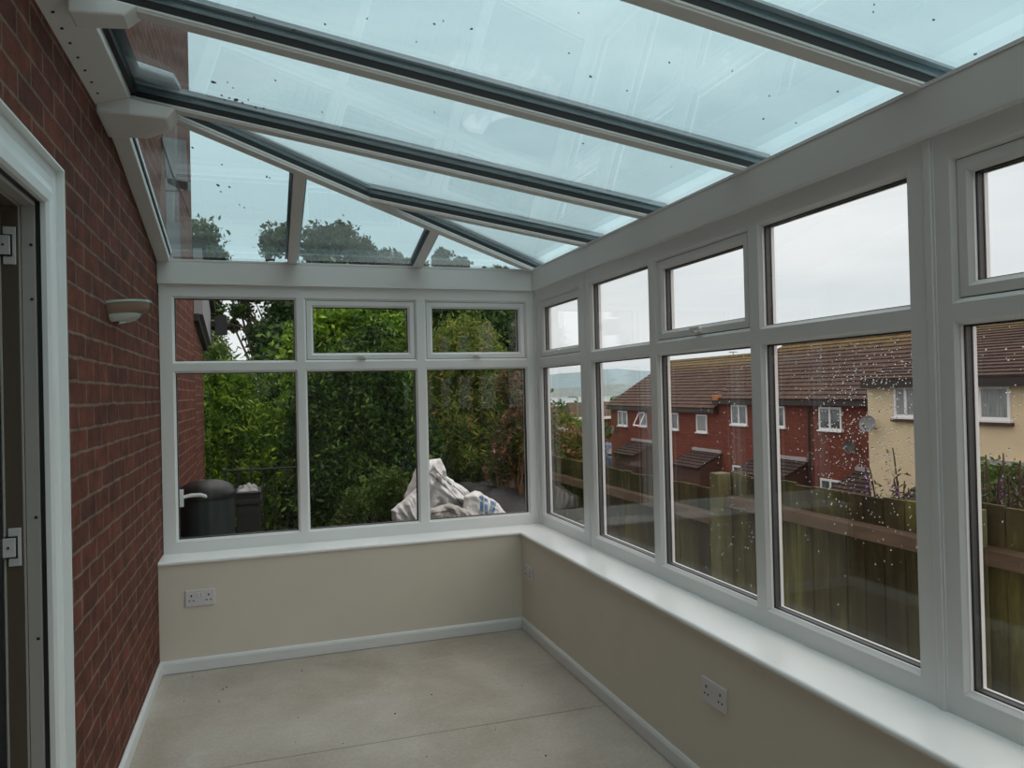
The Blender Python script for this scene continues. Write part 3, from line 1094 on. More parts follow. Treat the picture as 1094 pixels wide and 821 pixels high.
for x in (-1.514, -0.770):
    m = MB()
    m.hexa(*bar_x(x, 0.06, 0, BW, 0.0, T_W))
    r_ = m.build('rafter', UPVCR, roof, bevel=0.003)
    m = MB()
    m.hexa(*bar_x(x, 0.06, 0, BW - 0.001, T_W, T_BAR + T_GL))
    m.build('rubber_seal', RUBBER, r_)
    m = MB()
    m.hexa(*bar_x(x, 0.06, 0, BW + 0.014, T_BAR + T_GL + 0.001, T_BAR + T_GL + T_CAP))
    m.build('bar_capping', ALU, r_)
# wall bar of the end slope
m = MB()
yA = -1.42
m.hexa(*bar_x(XL + 0.034, -0.020, yA, 0.033, -0.004, T_BAR - 0.004, False))
r_ = m.build('wall_rafter', UPVCR, roof, bevel=0.003)
m = MB()
m.hexa(*bar_x(XL + 0.068, -0.020, yA, 0.004, T_BAR - 0.006, T_BAR + T_GL, False))
m.build('rubber_seal', RUBBER, r_)
m = MB()
m.hexa(*bar_x(XL + 0.075, -0.020, yA, 0.0022, T_BAR + 0.004, T_BAR + T_GL, False))
m.build('bright_strip', OUTW, r_)

# wall plate along the brick
m = MB()
yP0, yP1 = -1.56, YREAR
zi = zmain(XPL)
sec = [(XL, zi - 0.036), (XPL, zi - 0.006), (XPL + 0.004, zi + 0.004), (XPL + 0.004, zi + 0.030), (XL, zi + 0.12)]
m.hexa([(x, yP1, z) for (x, z) in sec], [(x, yP0, z) for (x, z) in sec])
wp = m.build('wall_plate', UPVCR, roof)
m = MB()
m.box(XPL + 0.0045, XPL + 0.022, YREAR, yP0, zi + 0.022, zi + 0.062)
m.build('rubber_seal', RUBBER, wp)
m = MB()
m.hexa([(XPL + 0.02, yP1, zi + 0.066), (XPL + 0.055, yP1, zi + 0.060), (XPL + 0.055, yP0, zi + 0.060), (XPL + 0.02, yP0, zi + 0.066)],
       [(XPL + 0.00, yP1, zi + 0.11), (XPL + 0.022, yP1, zi + 0.11), (XPL + 0.022, yP0, zi + 0.11), (XPL + 0.00, yP0, zi + 0.11)])
m.build('flashing_strip', ALU, wp)
for (px, py) in ((56.2, 8.5), (65.9, 26.8), (74.6, 43), (83, 57.6), (90.6, 71.6), (97.6, 84.4), (104.1, 96.3), (110.2, 107.4)):
    p = at(px, py, 0, -2.215)
    zz = zi - 0.036 + 0.030 * (p[0] - XL) / (XPL - XL)
    m = MB()
    m.tube([(p[0], p[1], zz + 0.003), (p[0], p[1], zz - 0.003)], 0.0045, 8)
    m.build('screw', HOLE, wp)
# moulded end caps where the bars meet the plate
for y in TRAFF[2:]:
    m = MB()
    z = zmain(-2.0) + 0.004
    xl = -2.165
    m.hexa([(xl, y - 0.050, z - 0.040), (-2.03, y - 0.045, z - 0.030), (-2.03, y + 0.040, z - 0.030), (xl, y + 0.045, z - 0.040)],
           [(xl, y - 0.050, z + 0.03), (-1.995, y - 0.045, z + 0.004), (-1.995, y + 0.040, z + 0.004), (xl, y + 0.045, z + 0.03)])
    m.build('end_cap', UPVCR, roof, bevel=0.006)
m = MB()
z = zmain(-2.0)
m.hexa([(XL + 0.001, -1.585, z - 0.046), (-2.13, -1.585, z - 0.046), (-2.01, -1.56, z - 0.040), (-2.01, -1.44, z - 0.044), (-2.10, -1.36, z - 0.058), (XL + 0.001, -1.36, z - 0.065)],
       [(XL + 0.001, -1.585, z + 0.02), (-2.13, -1.585, z + 0.02), (-1.975, -1.56, z + 0.004), (-1.975, -1.42, z + 0.000), (-2.09, -1.34, z + 0.006), (XL + 0.001, -1.36, z + 0.02)])
m.build('end_cap', UPVCR, roof, bevel=0.008)
# grey moulded flashing end lying outside on the glass by the plate
m = MB()
P = [at(a, b, 2, zmain(-2.05) + 0.075) for (a, b) in ((141, 71), (186, 80), (193, 92), (185, 97), (146, 88))]
m.hexa([(p[0], p[1], zmain(p[0]) + 0.068) for p in P], [(p[0], p[1], zmain(p[0]) + 0.095) for p in P])
m.build('flashing_end', ALU, roof, bevel=0.008)


def glass_poly(xy, zfn, name='glass_panel'):
    m = MB()
    m.hexa([(x, y, zfn(x, y) + T_BAR + 0.001) for (x, y) in xy], [(x, y, zfn(x, y) + T_BAR + T_GL - 0.002) for (x, y) in xy])
    return m.build(name, GLASSR, roof)


zm = lambda x, y: zmain(x)
ze = lambda x, y: zend(y)
G = BW + 0.0025
ED = 0.006
edge = 0.10
for i in range(1, len(TRAFF) - 1):
    ya, yb = TRAFF[i] - G, TRAFF[i + 1] + G
    glass_poly([(edge, yb), (edge, ya), (XPL + 0.008, ya), (XPL + 0.008, yb)], zm)


def hipoff(s):
    """line parallel to the hip shifted by s metres (positive: main slope side)"""
    # unit normal of hip in plan pointing to -y side
    n = Vector((HIPR, -1, 0)).normalized()
    px, py = -0.022 + n.x * s, -0.022 + n.y * s
    return (lambda x: py + HIPR * (x - px)), (lambda y: px + (y - py) / HIPR)


hy, hx = hipoff(G + 0.003)
ya, yb = TRAFF[0] - G, TRAFF[1] + G
xe = XPL + 0.008
glass_poly([(edge, yb), (edge, ya), (hx(ya), ya)] + ([(hx(yb), yb)] if hx(yb) > xe else [(xe, hy(xe)), (xe, yb)]), zm)
ya = TRAFF[0] + G
glass_poly([(edge, ya), (edge, hy(edge)), (hx(ya), ya)], zm)
hy2, hx2 = hipoff(-(G + 0.003))
glass_poly([(-0.770 + G, edge), (-0.770 + G, hy2(-0.770 + G)), (hx2(edge) - 0.0, edge)], ze)
glass_poly([(-1.514 + G, edge), (-1.514 + G, hy2(-1.514 + G)), (-0.770 - G, hy2(-0.770 - G)), (-0.770 - G, edge)], ze)
xw = XL + 0.073
glass_poly([(xw, edge), (xw, hy2(xw) if hy2(xw) > yA else yA), (-1.514 - G, hy2(-1.514 - G)), (-1.514 - G, edge)], ze)

# leaf litter and dirt specks lying on the roof glass
def speck(m, x, y, zt_, r):
    n = random.randint(4, 6)
    a0 = random.uniform(0, 6.28)
    el = random.uniform(1.0, 2.4)
    ori = random.uniform(0, 3.14)
    pts = []
    for k in range(n):
        a = a0 + 2 * math.pi * k / n
        rr = r * random.uniform(0.6, 1.1)
        u_, v_ = math.cos(a) * rr * el, math.sin(a) * rr
        pts.append((x + u_ * math.cos(ori) - v_ * math.sin(ori), y + u_ * math.sin(ori) + v_ * math.cos(ori)))
    m.hexa([(p[0], p[1], zt_(p[0], p[1]) + T_BAR + T_GL - 0.0015) for p in pts], [(p[0], p[1], zt_(p[0], p[1]) + T_BAR + T_GL + 0.002) for p in pts])


def on_roof(px, py, endslope=False):
    d = CF + CR * (px - 547) / FPX - CU * (py - 410.5) / FPX
    o = T_BAR + T_GL
    if endslope:
        n = np.array([0, KE, 1.0])
        P0 = np.array([0, -0.022, ZB + o])
    else:
        n = np.array([KM, 0, 1.0])
        P0 = np.array([-0.022, 0, ZB + o])
    t = ((P0 - CAM) @ n) / (d @ n)
    return CAM + d * t


mb = MB()
spots = [(272, 19, 4), (314, 32, 4.5), (228, 88, 7), (243, 88, 2), (249, 94, 2), (237, 102, 3), (245, 105, 4), (252, 107, 5), (259, 110, 4), (265, 107, 2), (273, 115, 3), (240, 107, 2.5),
         (282, 116, 2), (402, 153, 5), (408, 156, 3), (631, 82, 4), (715, 67, 2.5), (504, 31, 2.5), (486, 75, 2), (556, 94, 2), (392, 20, 1.5), (670, 97, 2), (599, 208, 2.5), (600, 204, 2),
         (895, 98, 2.5), (934, 5, 2.5), (933, 13, 1.5), (1042, 58, 3), (618, 14, 2), (418, 190, 1.5), (344, 120, 1.5), (464, 120, 1.5), (347, 26, 2), (445, 45, 1.5), (608, 57, 1.5), (294, 86, 1.5)]
for (a, b, r_) in spots:
    p = on_roof(a, b)
    dist = np.linalg.norm(p - CAM)
    speck(mb, p[0], p[1], zm, r_ * 0.42 * dist / FPX * 0.85)
for k in range(22):
    p = on_roof(random.uniform(250, 1050), random.uniform(0, 200))
    if XPL + 0.1 < p[0] < 0.0 and -4.2 < p[1] < -0.9:
        speck(mb, p[0], p[1], zm, 0.0018)
for (a, b, r_) in ((237, 176, 2), (233, 198, 4), (245, 200, 3), (236, 205, 2), (285, 189, 3), (288, 190, 2), (256, 219, 1.5), (206, 158, 2), (261, 222, 1.5)):
    p = on_roof(a, b, True)
    dist = np.linalg.norm(p - CAM)
    speck(mb, p[0], p[1], ze, r_ * 0.42 * dist / FPX * 0.85)
tag(mb.build('leaf_debris', plain('wet_leaf_debris', (0.05, 0.035, 0.02), 0.8, noise=0.6, nscale=40)), 'dark bits of leaf and dirt lying on the glass roof', 'debris', kind='stuff')

# rain drops on the outside of the side panes
def drops(name, yc, zc, sy, sz, n, y0, y1, label, seed):
    rg = random.Random(seed)
    m = MB()
    base = [(0, 0, 1), (0, 0, -1)] + [(math.cos(k * math.pi / 3), math.sin(k * math.pi / 3), 0) for k in range(6)]
    for k in range(n):
        y = rg.gauss(yc, sy)
        z = rg.gauss(zc, sz)
        if not (y0 < y < y1 and Z1 + .01 < z < Z2 - .01):
            continue
        r_ = rg.uniform(0.0012, 0.0030)
        v_, f_ = [], []
        for i, (rr, xx) in enumerate(((1.0, 0.0), (0.8, 0.45), (0.4, 0.7))):
            for q in range(8):
                t = 2 * math.pi * q / 8
                v_.append((0.0462 + xx * r_, y + math.cos(t) * rr * r_, z + math.sin(t) * rr * r_ * 1.1))
        v_.append((0.0462 + 0.8 * r_, y, z))
        for i in range(2):
            for q in range(8):
                a, b = i * 8 + q, i * 8 + (q + 1) % 8
                f_.append((a, b, b + 8, a + 8))
        for q in range(8):
            f_.append((16 + q, 16 + (q + 1) % 8, 24))
        f_.append(tuple(reversed(range(8))))
        m.add(v_, f_)
    return tag(m.build(name, WATER, smooth=True), label, 'water drops', kind='stuff')


mW, ntW, oW = nodes_of('rain_water')
gW = N(ntW, 'ShaderNodeBsdfGlass', inp={'IOR': 1.33, 'Roughness': 0.05, 'Color': (1, 1, 1, 1)})
ntW.links.new(gW.outputs[0], oW.inputs[0])
WATER = mW
drops('rain_drops', -2.80, 1.36, 0.17, 0.17, 1200, -2.96, -2.34, 'rain drops on the outside of the side pane before the pale house', 3)
drops('rain_drops', -2.10, 1.10, 0.12, 0.35, 260, -2.24, -1.60, 'few rain drops on the pane under the middle vent', 4)
drops('rain_drops', -3.30, 1.40, 0.14, 0.18, 200, -3.76, -3.14, 'rain drops on the nearest side pane', 5)

# ------------------------------------------------------------------ outside: the lower brick end of the house with boxed eaves
ex = empty('house_extension', (XL, 2.7, -0.6), 'lower red brick end of the house with white boxed eaves beyond the end window', 'extension')
mb = MB()
mb.box(-3.4, XL, Y_UP + 0.002, Y_LOW, -0.6, 2.12)
mb.build('brick_wall', BRICKM, ex)
mb = MB()
p0 = at(212, 316, 0, -2.10)
mb.hexa([(-2.24, 2.30, 2.18), (-2.17, 2.30, 2.18), (-2.17, 3.30, 1.98), (-2.24, 3.30, 1.98)],
        [(-2.24, 2.30, 2.75), (-2.17, 2.30, 2.75), (-2.17, 3.30, 2.30), (-2.24, 3.30, 2.30)])
mb.build('bargeboard', plain('weathered_white_board', (0.30, 0.32, 0.34), 0.6), ex)
mb = MB()
mb.hexa([(-3.4, 2.26, 2.12), (-2.20, 2.26, 2.12), (-2.20, 3.30, 1.92), (-3.4, 3.30, 1.92)],
        [(-3.4, 2.26, 2.18), (-2.20, 2.26, 2.18), (-2.20, 3.30, 1.98), (-3.4, 3.30, 1.98)])
mb.hexa([(-3.4, 2.26, 2.76), (-2.13, 2.26, 2.76), (-2.13, 3.40, 2.30), (-3.4, 3.40, 2.30)],
        [(-3.4, 2.26, 2.81), (-2.13, 2.26, 2.81), (-2.13, 3.40, 2.35), (-3.4, 3.40, 2.35)])
mb.build('roof_edge', FASCIA, ex)
mb = MB()
mb.box(-2.13, -2.02, 3.22, 3.34, 2.08, 2.26)
mb.tube([(-3.2, 3.36, 2.18), (-2.00, 3.36, 2.18)], 0.05, 10)
mb.build('gutter', plain('black_gutter', (0.012, 0.014, 0.018), 0.4), ex)
# grey cement patches and a cable on the high brick wall over the glass roof
mb = MB()
for poly in (((172, 146), (198, 150), (200, 205), (178, 196)), ((176, 205), (190, 205), (192, 280), (178, 280)), ((176, 190), (203, 195), (203, 204), (176, 203))):
    P = [at(a, b, 0, XL) for (a, b) in poly]
    mb.hexa([(XL - 0.001, p[1], p[2]) for p in P], [(XL + 0.006, p[1], p[2]) for p in P])
cp = mb.build('cement_patch', RENDERP, WL)
cp['label'] = 'grey cement patches high on the brick'
mb = MB()
P = [at(a, b, 0, XL + 0.012) for (a, b) in ((172, 148), (184, 185), (196, 212), (203, 232))]
mb.tube([tuple(p) for p in P], 0.005, 6)
tag(mb.build('wall_cable', RUBBER), 'thin black cable running down the brick above the glass roof', 'cable')

# ------------------------------------------------------------------ foliage builder


def leaves_mesh(name, pts, size, mat, parent=None, aspect=0.45, droop=0.0, tone=None, label=None, cat=None, group=None, kind=None, org=(0, 0, 0), up=0.0):
    n = len(pts)
    s_ = size * rng.uniform(0.6, 1.35, n)
    d = rng.normal(size=(n, 3))
    d[:, 2] = d[:, 2] * (1 - 0.4 * abs(droop)) - droop + up
    d /= np.linalg.norm(d, axis=1)[:, None] + 1e-9
    a = rng.normal(size=(n, 3))
    w = np.cross(d, a)
    w /= np.linalg.norm(w, axis=1)[:, None] + 1e-9
    nn = np.cross(d, w)
    o = pts - np.array(org)
    V = np.empty((n, 4, 3))
    V[:, 0] = o - d * (s_ * 0.5)[:, None]
    V[:, 1] = o + w * (s_ * aspect * 0.5)[:, None] + nn * (s_ * 0.08)[:, None]
    V[:, 2] = o + d * (s_ * 0.5)[:, None]
    V[:, 3] = o - w * (s_ * aspect * 0.5)[:, None] + nn * (s_ * 0.08)[:, None]
    me = bpy.data.meshes.new(name)
    me.vertices.add(4 * n)
    me.vertices.foreach_set('co', V.reshape(-1))
    me.loops.add(4 * n)
    me.loops.foreach_set('vertex_index', np.arange(4 * n, dtype=np.int32))
    me.polygons.add(n)
    me.polygons.foreach_set('loop_start', np.arange(0, 4 * n, 4, dtype=np.int32))
    me.polygons.foreach_set('loop_total', np.full(n, 4, dtype=np.int32))
    me.materials.append(mat)
    if tone is None:
        tone = rng.uniform(0, 1, n)
    at_ = me.attributes.new('tone', 'FLOAT', 'POINT')
    at_.data.foreach_set('value', np.repeat(np.clip(tone, 0, 1), 4).astype(np.float32))
    me.update()
    me.validate()
    ob = bpy.data.objects.new(name, me)
    COL.objects.link(ob)
    if parent:
        ob.parent = parent
        ob.location = Vector(org) - Vector(parent_world(parent))
    else:
        ob.location = org
    tag(ob, label, cat, group, kind)
    return ob


def clump_points(blobs, n, clumps=40, spread=0.16, shell=0.5):
    """points gathered in tufts over the blobs' outer volume; returns points and a tone per tuft"""
    vol = np.array([b[3] * b[4] * b[5] for b in blobs]) ** 0.67
    vol = vol / vol.sum()
    P, T = [], []
    for b, w in zip(blobs, vol):
        k = max(4, int(clumps * w * len(blobs)))
        d = rng.normal(size=(k, 3))
        d /= np.linalg.norm(d, axis=1)[:, None]
        r = (shell + (1 - shell) * rng.uniform(0, 1, k) ** 0.6)
        cc = np.array(b[:3]) + d * r[:, None] * np.array(b[3:6])
        tn = rng.uniform(0.15, 0.85, k)
        m = max(k, int(n * w))
        idx = rng.integers(0, k, m)
        sp = spread * min(b[3], b[4], b[5])
        sp_k = sp * rng.uniform(0.6, 1.4, k)
        P.append(cc[idx] + rng.normal(size=(m, 3)) * sp_k[idx][:, None])
        T.append(tn[idx] + rng.normal(size=m) * 0.18)
    return np.concatenate(P), np.concatenate(T)


def plant(name, base, blobs, n, size, mat, label, cat, group=None, clumps=40, spread=0.16, shell=0.5, trunk=None, stems=0, aspect=0.45, droop=0.0, up=0.0, stem_mat=None, zmin=None):
    root = empty(name, base, label, cat, group)
    P, T = clump_points(blobs, n, clumps, spread, shell)
    if zmin is not None:
        keep = P[:, 2] > zmin
        P, T = P[keep], T[keep]
    leaves_mesh('foliage', P, size, mat, root, aspect=aspect, droop=droop, tone=T, org=base, up=up, kind='stuff')
    if trunk:
        m = MB()
        top = Vector(trunk[0])
        r0 = trunk[1]
        b0 = Vector(base)
        mid = (b0 + top) / 2 + Vector((random.uniform(-.1, .1), random.uniform(-.1, .1), 0))
        m.tube([b0, mid, top], [r0, r0 * 0.8, r0 * 0.5], 8)
        for b in blobs:
            c_ = Vector(b[:3])
            for k in range(3):
                e_ = c_ + Vector((random.uniform(-.6, .6) * b[3], random.uniform(-.6, .6) * b[4], random.uniform(-.3, .7) * b[5]))
                q = top.lerp(e_, 0.5) + Vector((0, 0, random.uniform(-0.1, 0.2) * b[5]))
                m.tube([mid.lerp(top, random.uniform(0.3, 1.0)), q, e_], [r0 * 0.4, r0 * 0.25, r0 * 0.08], 6)
        m.build('trunk', stem_mat or BARK, root)
    if stems:
        m = MB()
        b0 = Vector(base)
        for k in range(stems):
            b = blobs[random.randrange(len(blobs))]
            e_ = Vector((b[0] + random.uniform(-.9, .9) * b[3], b[1] + random.uniform(-.9, .9) * b[4], b[2] + random.uniform(0.0, 0.9) * b[5]))
            st = Vector((b0.x + (e_.x - b0.x) * 0.7 + random.uniform(-.1, .1), b0.y + (e_.y - b0.y) * 0.7, b0.z))
            m.tube([st, st.lerp(e_, 0.5) + Vector((random.uniform(-.05, .05), 0, 0)), e_], [0.010, 0.008, 0.004], 5)
        m.build('stems', stem_mat or BARK, root)
    return root


GZ = -0.35  # garden level behind the end wall


def blob(px, py, y, rx, ry, rz):
    """ellipsoid centred where photo point (px, py) meets the vertical plane at distance y; radii in metres"""
    p = at(px, py, 1, y)
    return (p[0], p[1], p[2], rx, ry, rz)


# shrubs seen through the end window, nearest first
plant('leafy_shrub', tuple(at(262, 560, 1, 3.9)[:2]) + (GZ,),
      [blob(238, 470, 3.9, .30, .35, .75), blob(262, 500, 3.9, .38, .4, .7), blob(285, 520, 3.8, .35, .35, .55), blob(240, 420, 4.0, .24, .3, .35), blob(300, 470, 4.1, .3, .3, .5)],
      26000, 0.075, LEAF_BRIGHT, 'bright green leafy shrub beside the brick corner behind the dark bin', 'shrub', clumps=150, spread=0.14, stems=14, aspect=0.3)
plant('conifer_shrub', tuple(at(240, 400, 1, 6.2)[:2]) + (GZ,),
      [blob(224, 392, 6.2, .24, .4, .40), blob(218, 415, 6.2, .36, .4, .8), blob(236, 460, 6.2, .6, .5, 1.0)],
      16000, 0.09, LEAF_FERN, 'yellow green rounded conifer top beside the brick corner', 'shrub', clumps=120, spread=0.16, shell=0.8, stems=6, aspect=0.2)
plant('dark_hedge_shrub', tuple(at(385, 540, 1, 3.6)[:2]) + (GZ,),
      [blob(350, 470, 3.8, .40, .5, 1.0), blob(400, 450, 3.7, .42, .5, 1.1), blob(435, 500, 3.4, .35, .4, .8), blob(365, 530, 3.4, .5, .4, .5), blob(330, 520, 3.8, .3, .4, .7)],
      46000, 0.075, LEAF_DARK, 'tall dark green shrub filling the middle pane of the end window', 'shrub', clumps=260, spread=0.16, stems=14, aspect=0.35, droop=0.3)
plant('leafy_shrub', tuple(at(385, 380, 1, 4.6)[:2]) + (GZ,),
      [blob(350, 365, 4.6, .45, .4, .35), blob(395, 360, 4.5, .5, .4, .40), blob(425, 385, 4.5, .35, .4, .4), blob(370, 400, 4.5, .5, .4, .5), blob(330, 400, 4.7, .3, .4, .6)],
      32000, 0.085, LEAF_BRIGHT, 'glossy bright green shrub top behind the middle vent of the end window', 'shrub', clumps=170, spread=0.16, stems=8, aspect=0.42)
plant('bamboo_clump', tuple(at(505, 540, 1, 4.3)[:2]) + (GZ + .5,),
      [blob(475, 420, 4.4, .38, .4, .8), blob(515, 430, 4.3, .38, .4, .75), blob(548, 460, 4.3, .30, .4, .65), blob(480, 480, 4.1, .35, .4, .55), blob(530, 490, 4.2, .35, .35, .45), blob(500, 380, 4.6, .4, .4, .45)],
      40000, 0.085, LEAF_BAMBOO, 'olive green bamboo clump with brown canes behind the rubble sacks', 'bamboo', clumps=220, spread=0.17, stems=46, aspect=0.2, droop=0.5, stem_mat=plain('bamboo_cane', (0.22, 0.13, 0.06), 0.6))
plant('leafy_shrub', tuple(at(505, 350, 1, 6.0)[:2]) + (GZ,),
      [blob(480, 350, 6.0, .6, .5, .5), blob(525, 355, 6.0, .55, .5, .45), blob(555, 365, 6.0, .3, .5, .35), blob(500, 400, 6.2, .8, .5, 1.2)],
      30000, 0.10, LEAF_DARK, 'dark leafy shrub behind the right vent of the end window', 'shrub', clumps=180, spread=0.15, stems=8)
plant('flowering_shrub', tuple(at(555, 440, 1, 6.5)[:2]) + (GZ,),
      [blob(548, 435, 6.5, .35, .5, .5), blob(572, 470, 6.3, .35, .5, .7), blob(560, 410, 7.0, .3, .4, .3)],
      14000, 0.07, LEAF_RED, 'pink tinged shrub at the right edge of the end window', 'shrub', clumps=90, spread=0.18, stems=6)
plant('flowering_shrub', tuple(at(552, 540, 1, 2.6)[:2]) + (0.1,),
      [blob(545, 470, 2.7, .16, .2, .30), blob(558, 440, 2.6, .14, .2, .30), blob(562, 485, 2.5, .10, .2, .22), blob(550, 410, 2.8, .16, .2, .25), blob(535, 500, 2.8, .14, .2, .16)],
      11000, 0.06, LEAF_RED, 'red tipped twiggy shrub close to the fence at the right edge of the end window', 'shrub', clumps=90, spread=0.22, stems=22, aspect=0.25, droop=0.3, stem_mat=MATS['bamboo_cane'])
# lower evergreen tuft in front of the sacks
plant('fern_tuft', tuple(at(418, 545, 1, 1.9)[:2]) + (GZ,),
      [blob(412, 515, 1.9, .12, .15, .13), blob(428, 528, 1.9, .10, .12, .12), blob(405, 538, 1.9, .10, .12, .10)],
      1800, 0.045, LEAF_FERN, 'small green fern tuft left of the rubble sacks', 'fern', clumps=40, spread=0.25, stems=8, aspect=0.3, droop=0.4)
plant('young_shrub', tuple(at(378, 550, 1, 2.2)[:2]) + (GZ,),
      [blob(378, 540, 2.2, .12, .12, .12), blob(372, 555, 2.2, .14, .12, .10)],
      900, 0.05, LEAF_FERN, 'small pale seedling low in the middle pane', 'shrub', clumps=20, spread=0.3, stems=5, aspect=0.3)
# hedge bank closing the view further back
plant('boundary_hedge', (1.0, 9.0, GZ),
      [(-4.2, 9.0, 0.6, 1.3, .5, 1.3), (-6.2, 9.0, 0.6, 1.3, .5, 1.3), blob(225, 470, 8.5, 1.2, .5, 1.4), blob(290, 470, 8.8, 1.3, .5, 1.4), blob(370, 460, 8.8, 1.3, .5, 1.6), blob(450, 460, 9.0, 1.3, .5, 1.6), blob(530, 470, 9.2, 1.2, .5, 1.4), blob(400, 400, 9.4, 1.5, .5, 1.2), blob(490, 400, 9.4, 1.0, .5, 1.2), blob(330, 400, 9.4, 0.8, .5, 1.0)],
      52000, 0.14, LEAF_DARK, 'dense dark boundary hedge at the back of the end garden', 'hedge', clumps=400, spread=0.22, shell=0.3, stems=20)
# big trees with sky between the leaves
plant('garden_tree', tuple(at(255, 500, 1, 11)[:2]) + (GZ,),
      [blob(214, 262, 11, .42, .6, .50), blob(226, 275, 11, .30, .6, .22), blob(220, 335, 11, .36, .6, .40), blob(272, 316, 11, .50, .6, .14), blob(305, 335, 11.5, .45, .6, .45), blob(258, 332, 11, .22, .4, .16), blob(248, 348, 11.4, .15, .4, .12), blob(287, 360, 11, .42, .7, .36), blob(300, 375, 11, .45, .6, .45)],
      10500, 0.12, LEAF_TREE, 'tall leafy tree by the house corner with sky gaps in its crown', 'tree', clumps=170, spread=0.17, shell=0.15, trunk=(tuple(at(290, 365, 1, 11)), 0.07))
plant('garden_tree', tuple(at(365, 500, 1, 13)[:2]) + (GZ,),
      [blob(292, 258, 13, .28, .4, .45), blob(305, 250, 13, .18, .4, .22), blob(340, 262, 13, .42, .6, .45), blob(362, 258, 13, .42, .6, .42), blob(385, 270, 13, .40, .6, .30), blob(412, 278, 13, .45, .6, .18), blob(438, 283, 13, .40, .6, .10),
       blob(355, 295, 13, 1.3, .8, .35), blob(360, 330, 13, 1.0, 1, .6), blob(415, 325, 13, 1.0, 1, .6), blob(365, 360, 13, 1.1, 1, .7), blob(430, 360, 13, .9, 1, .7)],
      36000, 0.12, LEAF_TREE, 'tall broad tree whose open crown rises highest above the eaves', 'tree', clumps=330, spread=0.17, shell=0.2, trunk=(tuple(at(362, 290, 1, 13)), 0.16))
plant('garden_tree', tuple(at(500, 500, 1, 14)[:2]) + (GZ,),
      [blob(472, 276, 14, .22, .6, .22), blob(490, 283, 14, .35, .6, .14), blob(530, 292, 14, .6, .8, .12), blob(495, 315, 14, 1.1, 1, .5), blob(545, 330, 14, .7, 1, .45), blob(500, 345, 14, 1.2, 1, .7), blob(545, 360, 14, .5, .8, .4)],
      30000, 0.12, LEAF_TREE, 'dark leafy tree behind the right part of the end window', 'tree', clumps=250, spread=0.16, shell=0.25, trunk=(tuple(at(505, 330, 1, 14)), 0.14))
# orange flower heads near the membrane bank
root = empty('orange_flowers', tuple(at(547, 540, 1, 2.9)[:2]) + (0.2,), 'small orange flower cluster above the black sheeted bank', 'flowers')
pp = np.array(at(547, 523, 1, 2.9)) + rng.normal(size=(60, 3)) * np.array([0.035, 0.03, 0.03])
leaves_mesh('flower_head', pp, 0.035, PETAL_ORANGE, root, aspect=0.9, org=parent_world(root), kind='stuff')
m = MB()
b_ = parent_world(root)
for k in range(5):
    q = pp[k * 7]
    m.tube([b_, ((b_[0] + q[0]) / 2, b_[1], (b_[2] + q[2]) / 2), tuple(q)], 0.004, 5)
m.build('stems', BARK, root)

# ------------------------------------------------------------------ end garden objects
mb = MB()
n = 40
xs = np.concatenate([[-14.0, -9.0, -5.0], np.linspace(-2.5, 1.2, 30)])
ys2 = np.linspace(0.10, 22, 80)


def gz_end(x, y):
    z = GZ
    # raised bank rising to the right and away
    z += 0.75 * max(0, min(1, (x + 1.0) / 1.3)) * max(0, min(1, (y - 0.9) / 1.6))
    return z


v = [(x, y, gz_end(x, y)) for x in xs for y in ys2]
f = []
ny = len(ys2)
for i in range(len(xs) - 1):
    for j in range(ny - 1):
        f.append((i * ny + j, (i + 1) * ny + j, (i + 1) * ny + j + 1, i * ny + j + 1))
mb.add(v, f)
struct(mb.build('ground_garden', plain('damp_garden_soil', (0.035, 0.028, 0.018), 0.9, noise=0.4, nscale=5)), 'dark garden soil beyond the end wall', 'ground')
# black membrane over the bank
mb = MB()
nx_, ny_ = 60, 40
v, f = [], []
for i in range(nx_):
    for j in range(ny_):
        x = -0.45 + 1.36 * i / (nx_ - 1)
        y = 1.0 + 2.4 * j / (ny_ - 1)
        z = gz_end(x, y) + 0.06 + 0.02 * math.sin(x * 13 + y * 5) + 0.015 * math.sin(y * 17 - x * 9) + random.uniform(-.004, .004)
        v.append((x, y, z))
for i in range(nx_ - 1):
    for j in range(ny_ - 1):
        f.append((i * ny_ + j, (i + 1) * ny_ + j, (i + 1) * ny_ + j + 1, i * ny_ + j + 1))
mb.add(v, f)
tag(mb.build('weed_membrane', plain('black_membrane', (0.020, 0.021, 0.024), 0.55, noise=0.9, nscale=70, bump=1.0, bscale=70), smooth=True), 'black weed membrane sheet covering the bank behind the sacks', 'sheet')

# rubble sacks: crumpled bags
SACK = plain('white_woven_sack', (0.70, 0.71, 0.72), 0.75, noise=0.12, nscale=5, bump=0.4, bscale=220)
SACKG = plain('grey_woven_sack', (0.44, 0.43, 0.41), 0.8, noise=0.25, nscale=5, bump=0.4, bscale=220)
BLUEP = plain('blue_sack_print', (0.10, 0.24, 0.45), 0.6, noise=0.35, nscale=40)


from mathutils import noise as mnoise


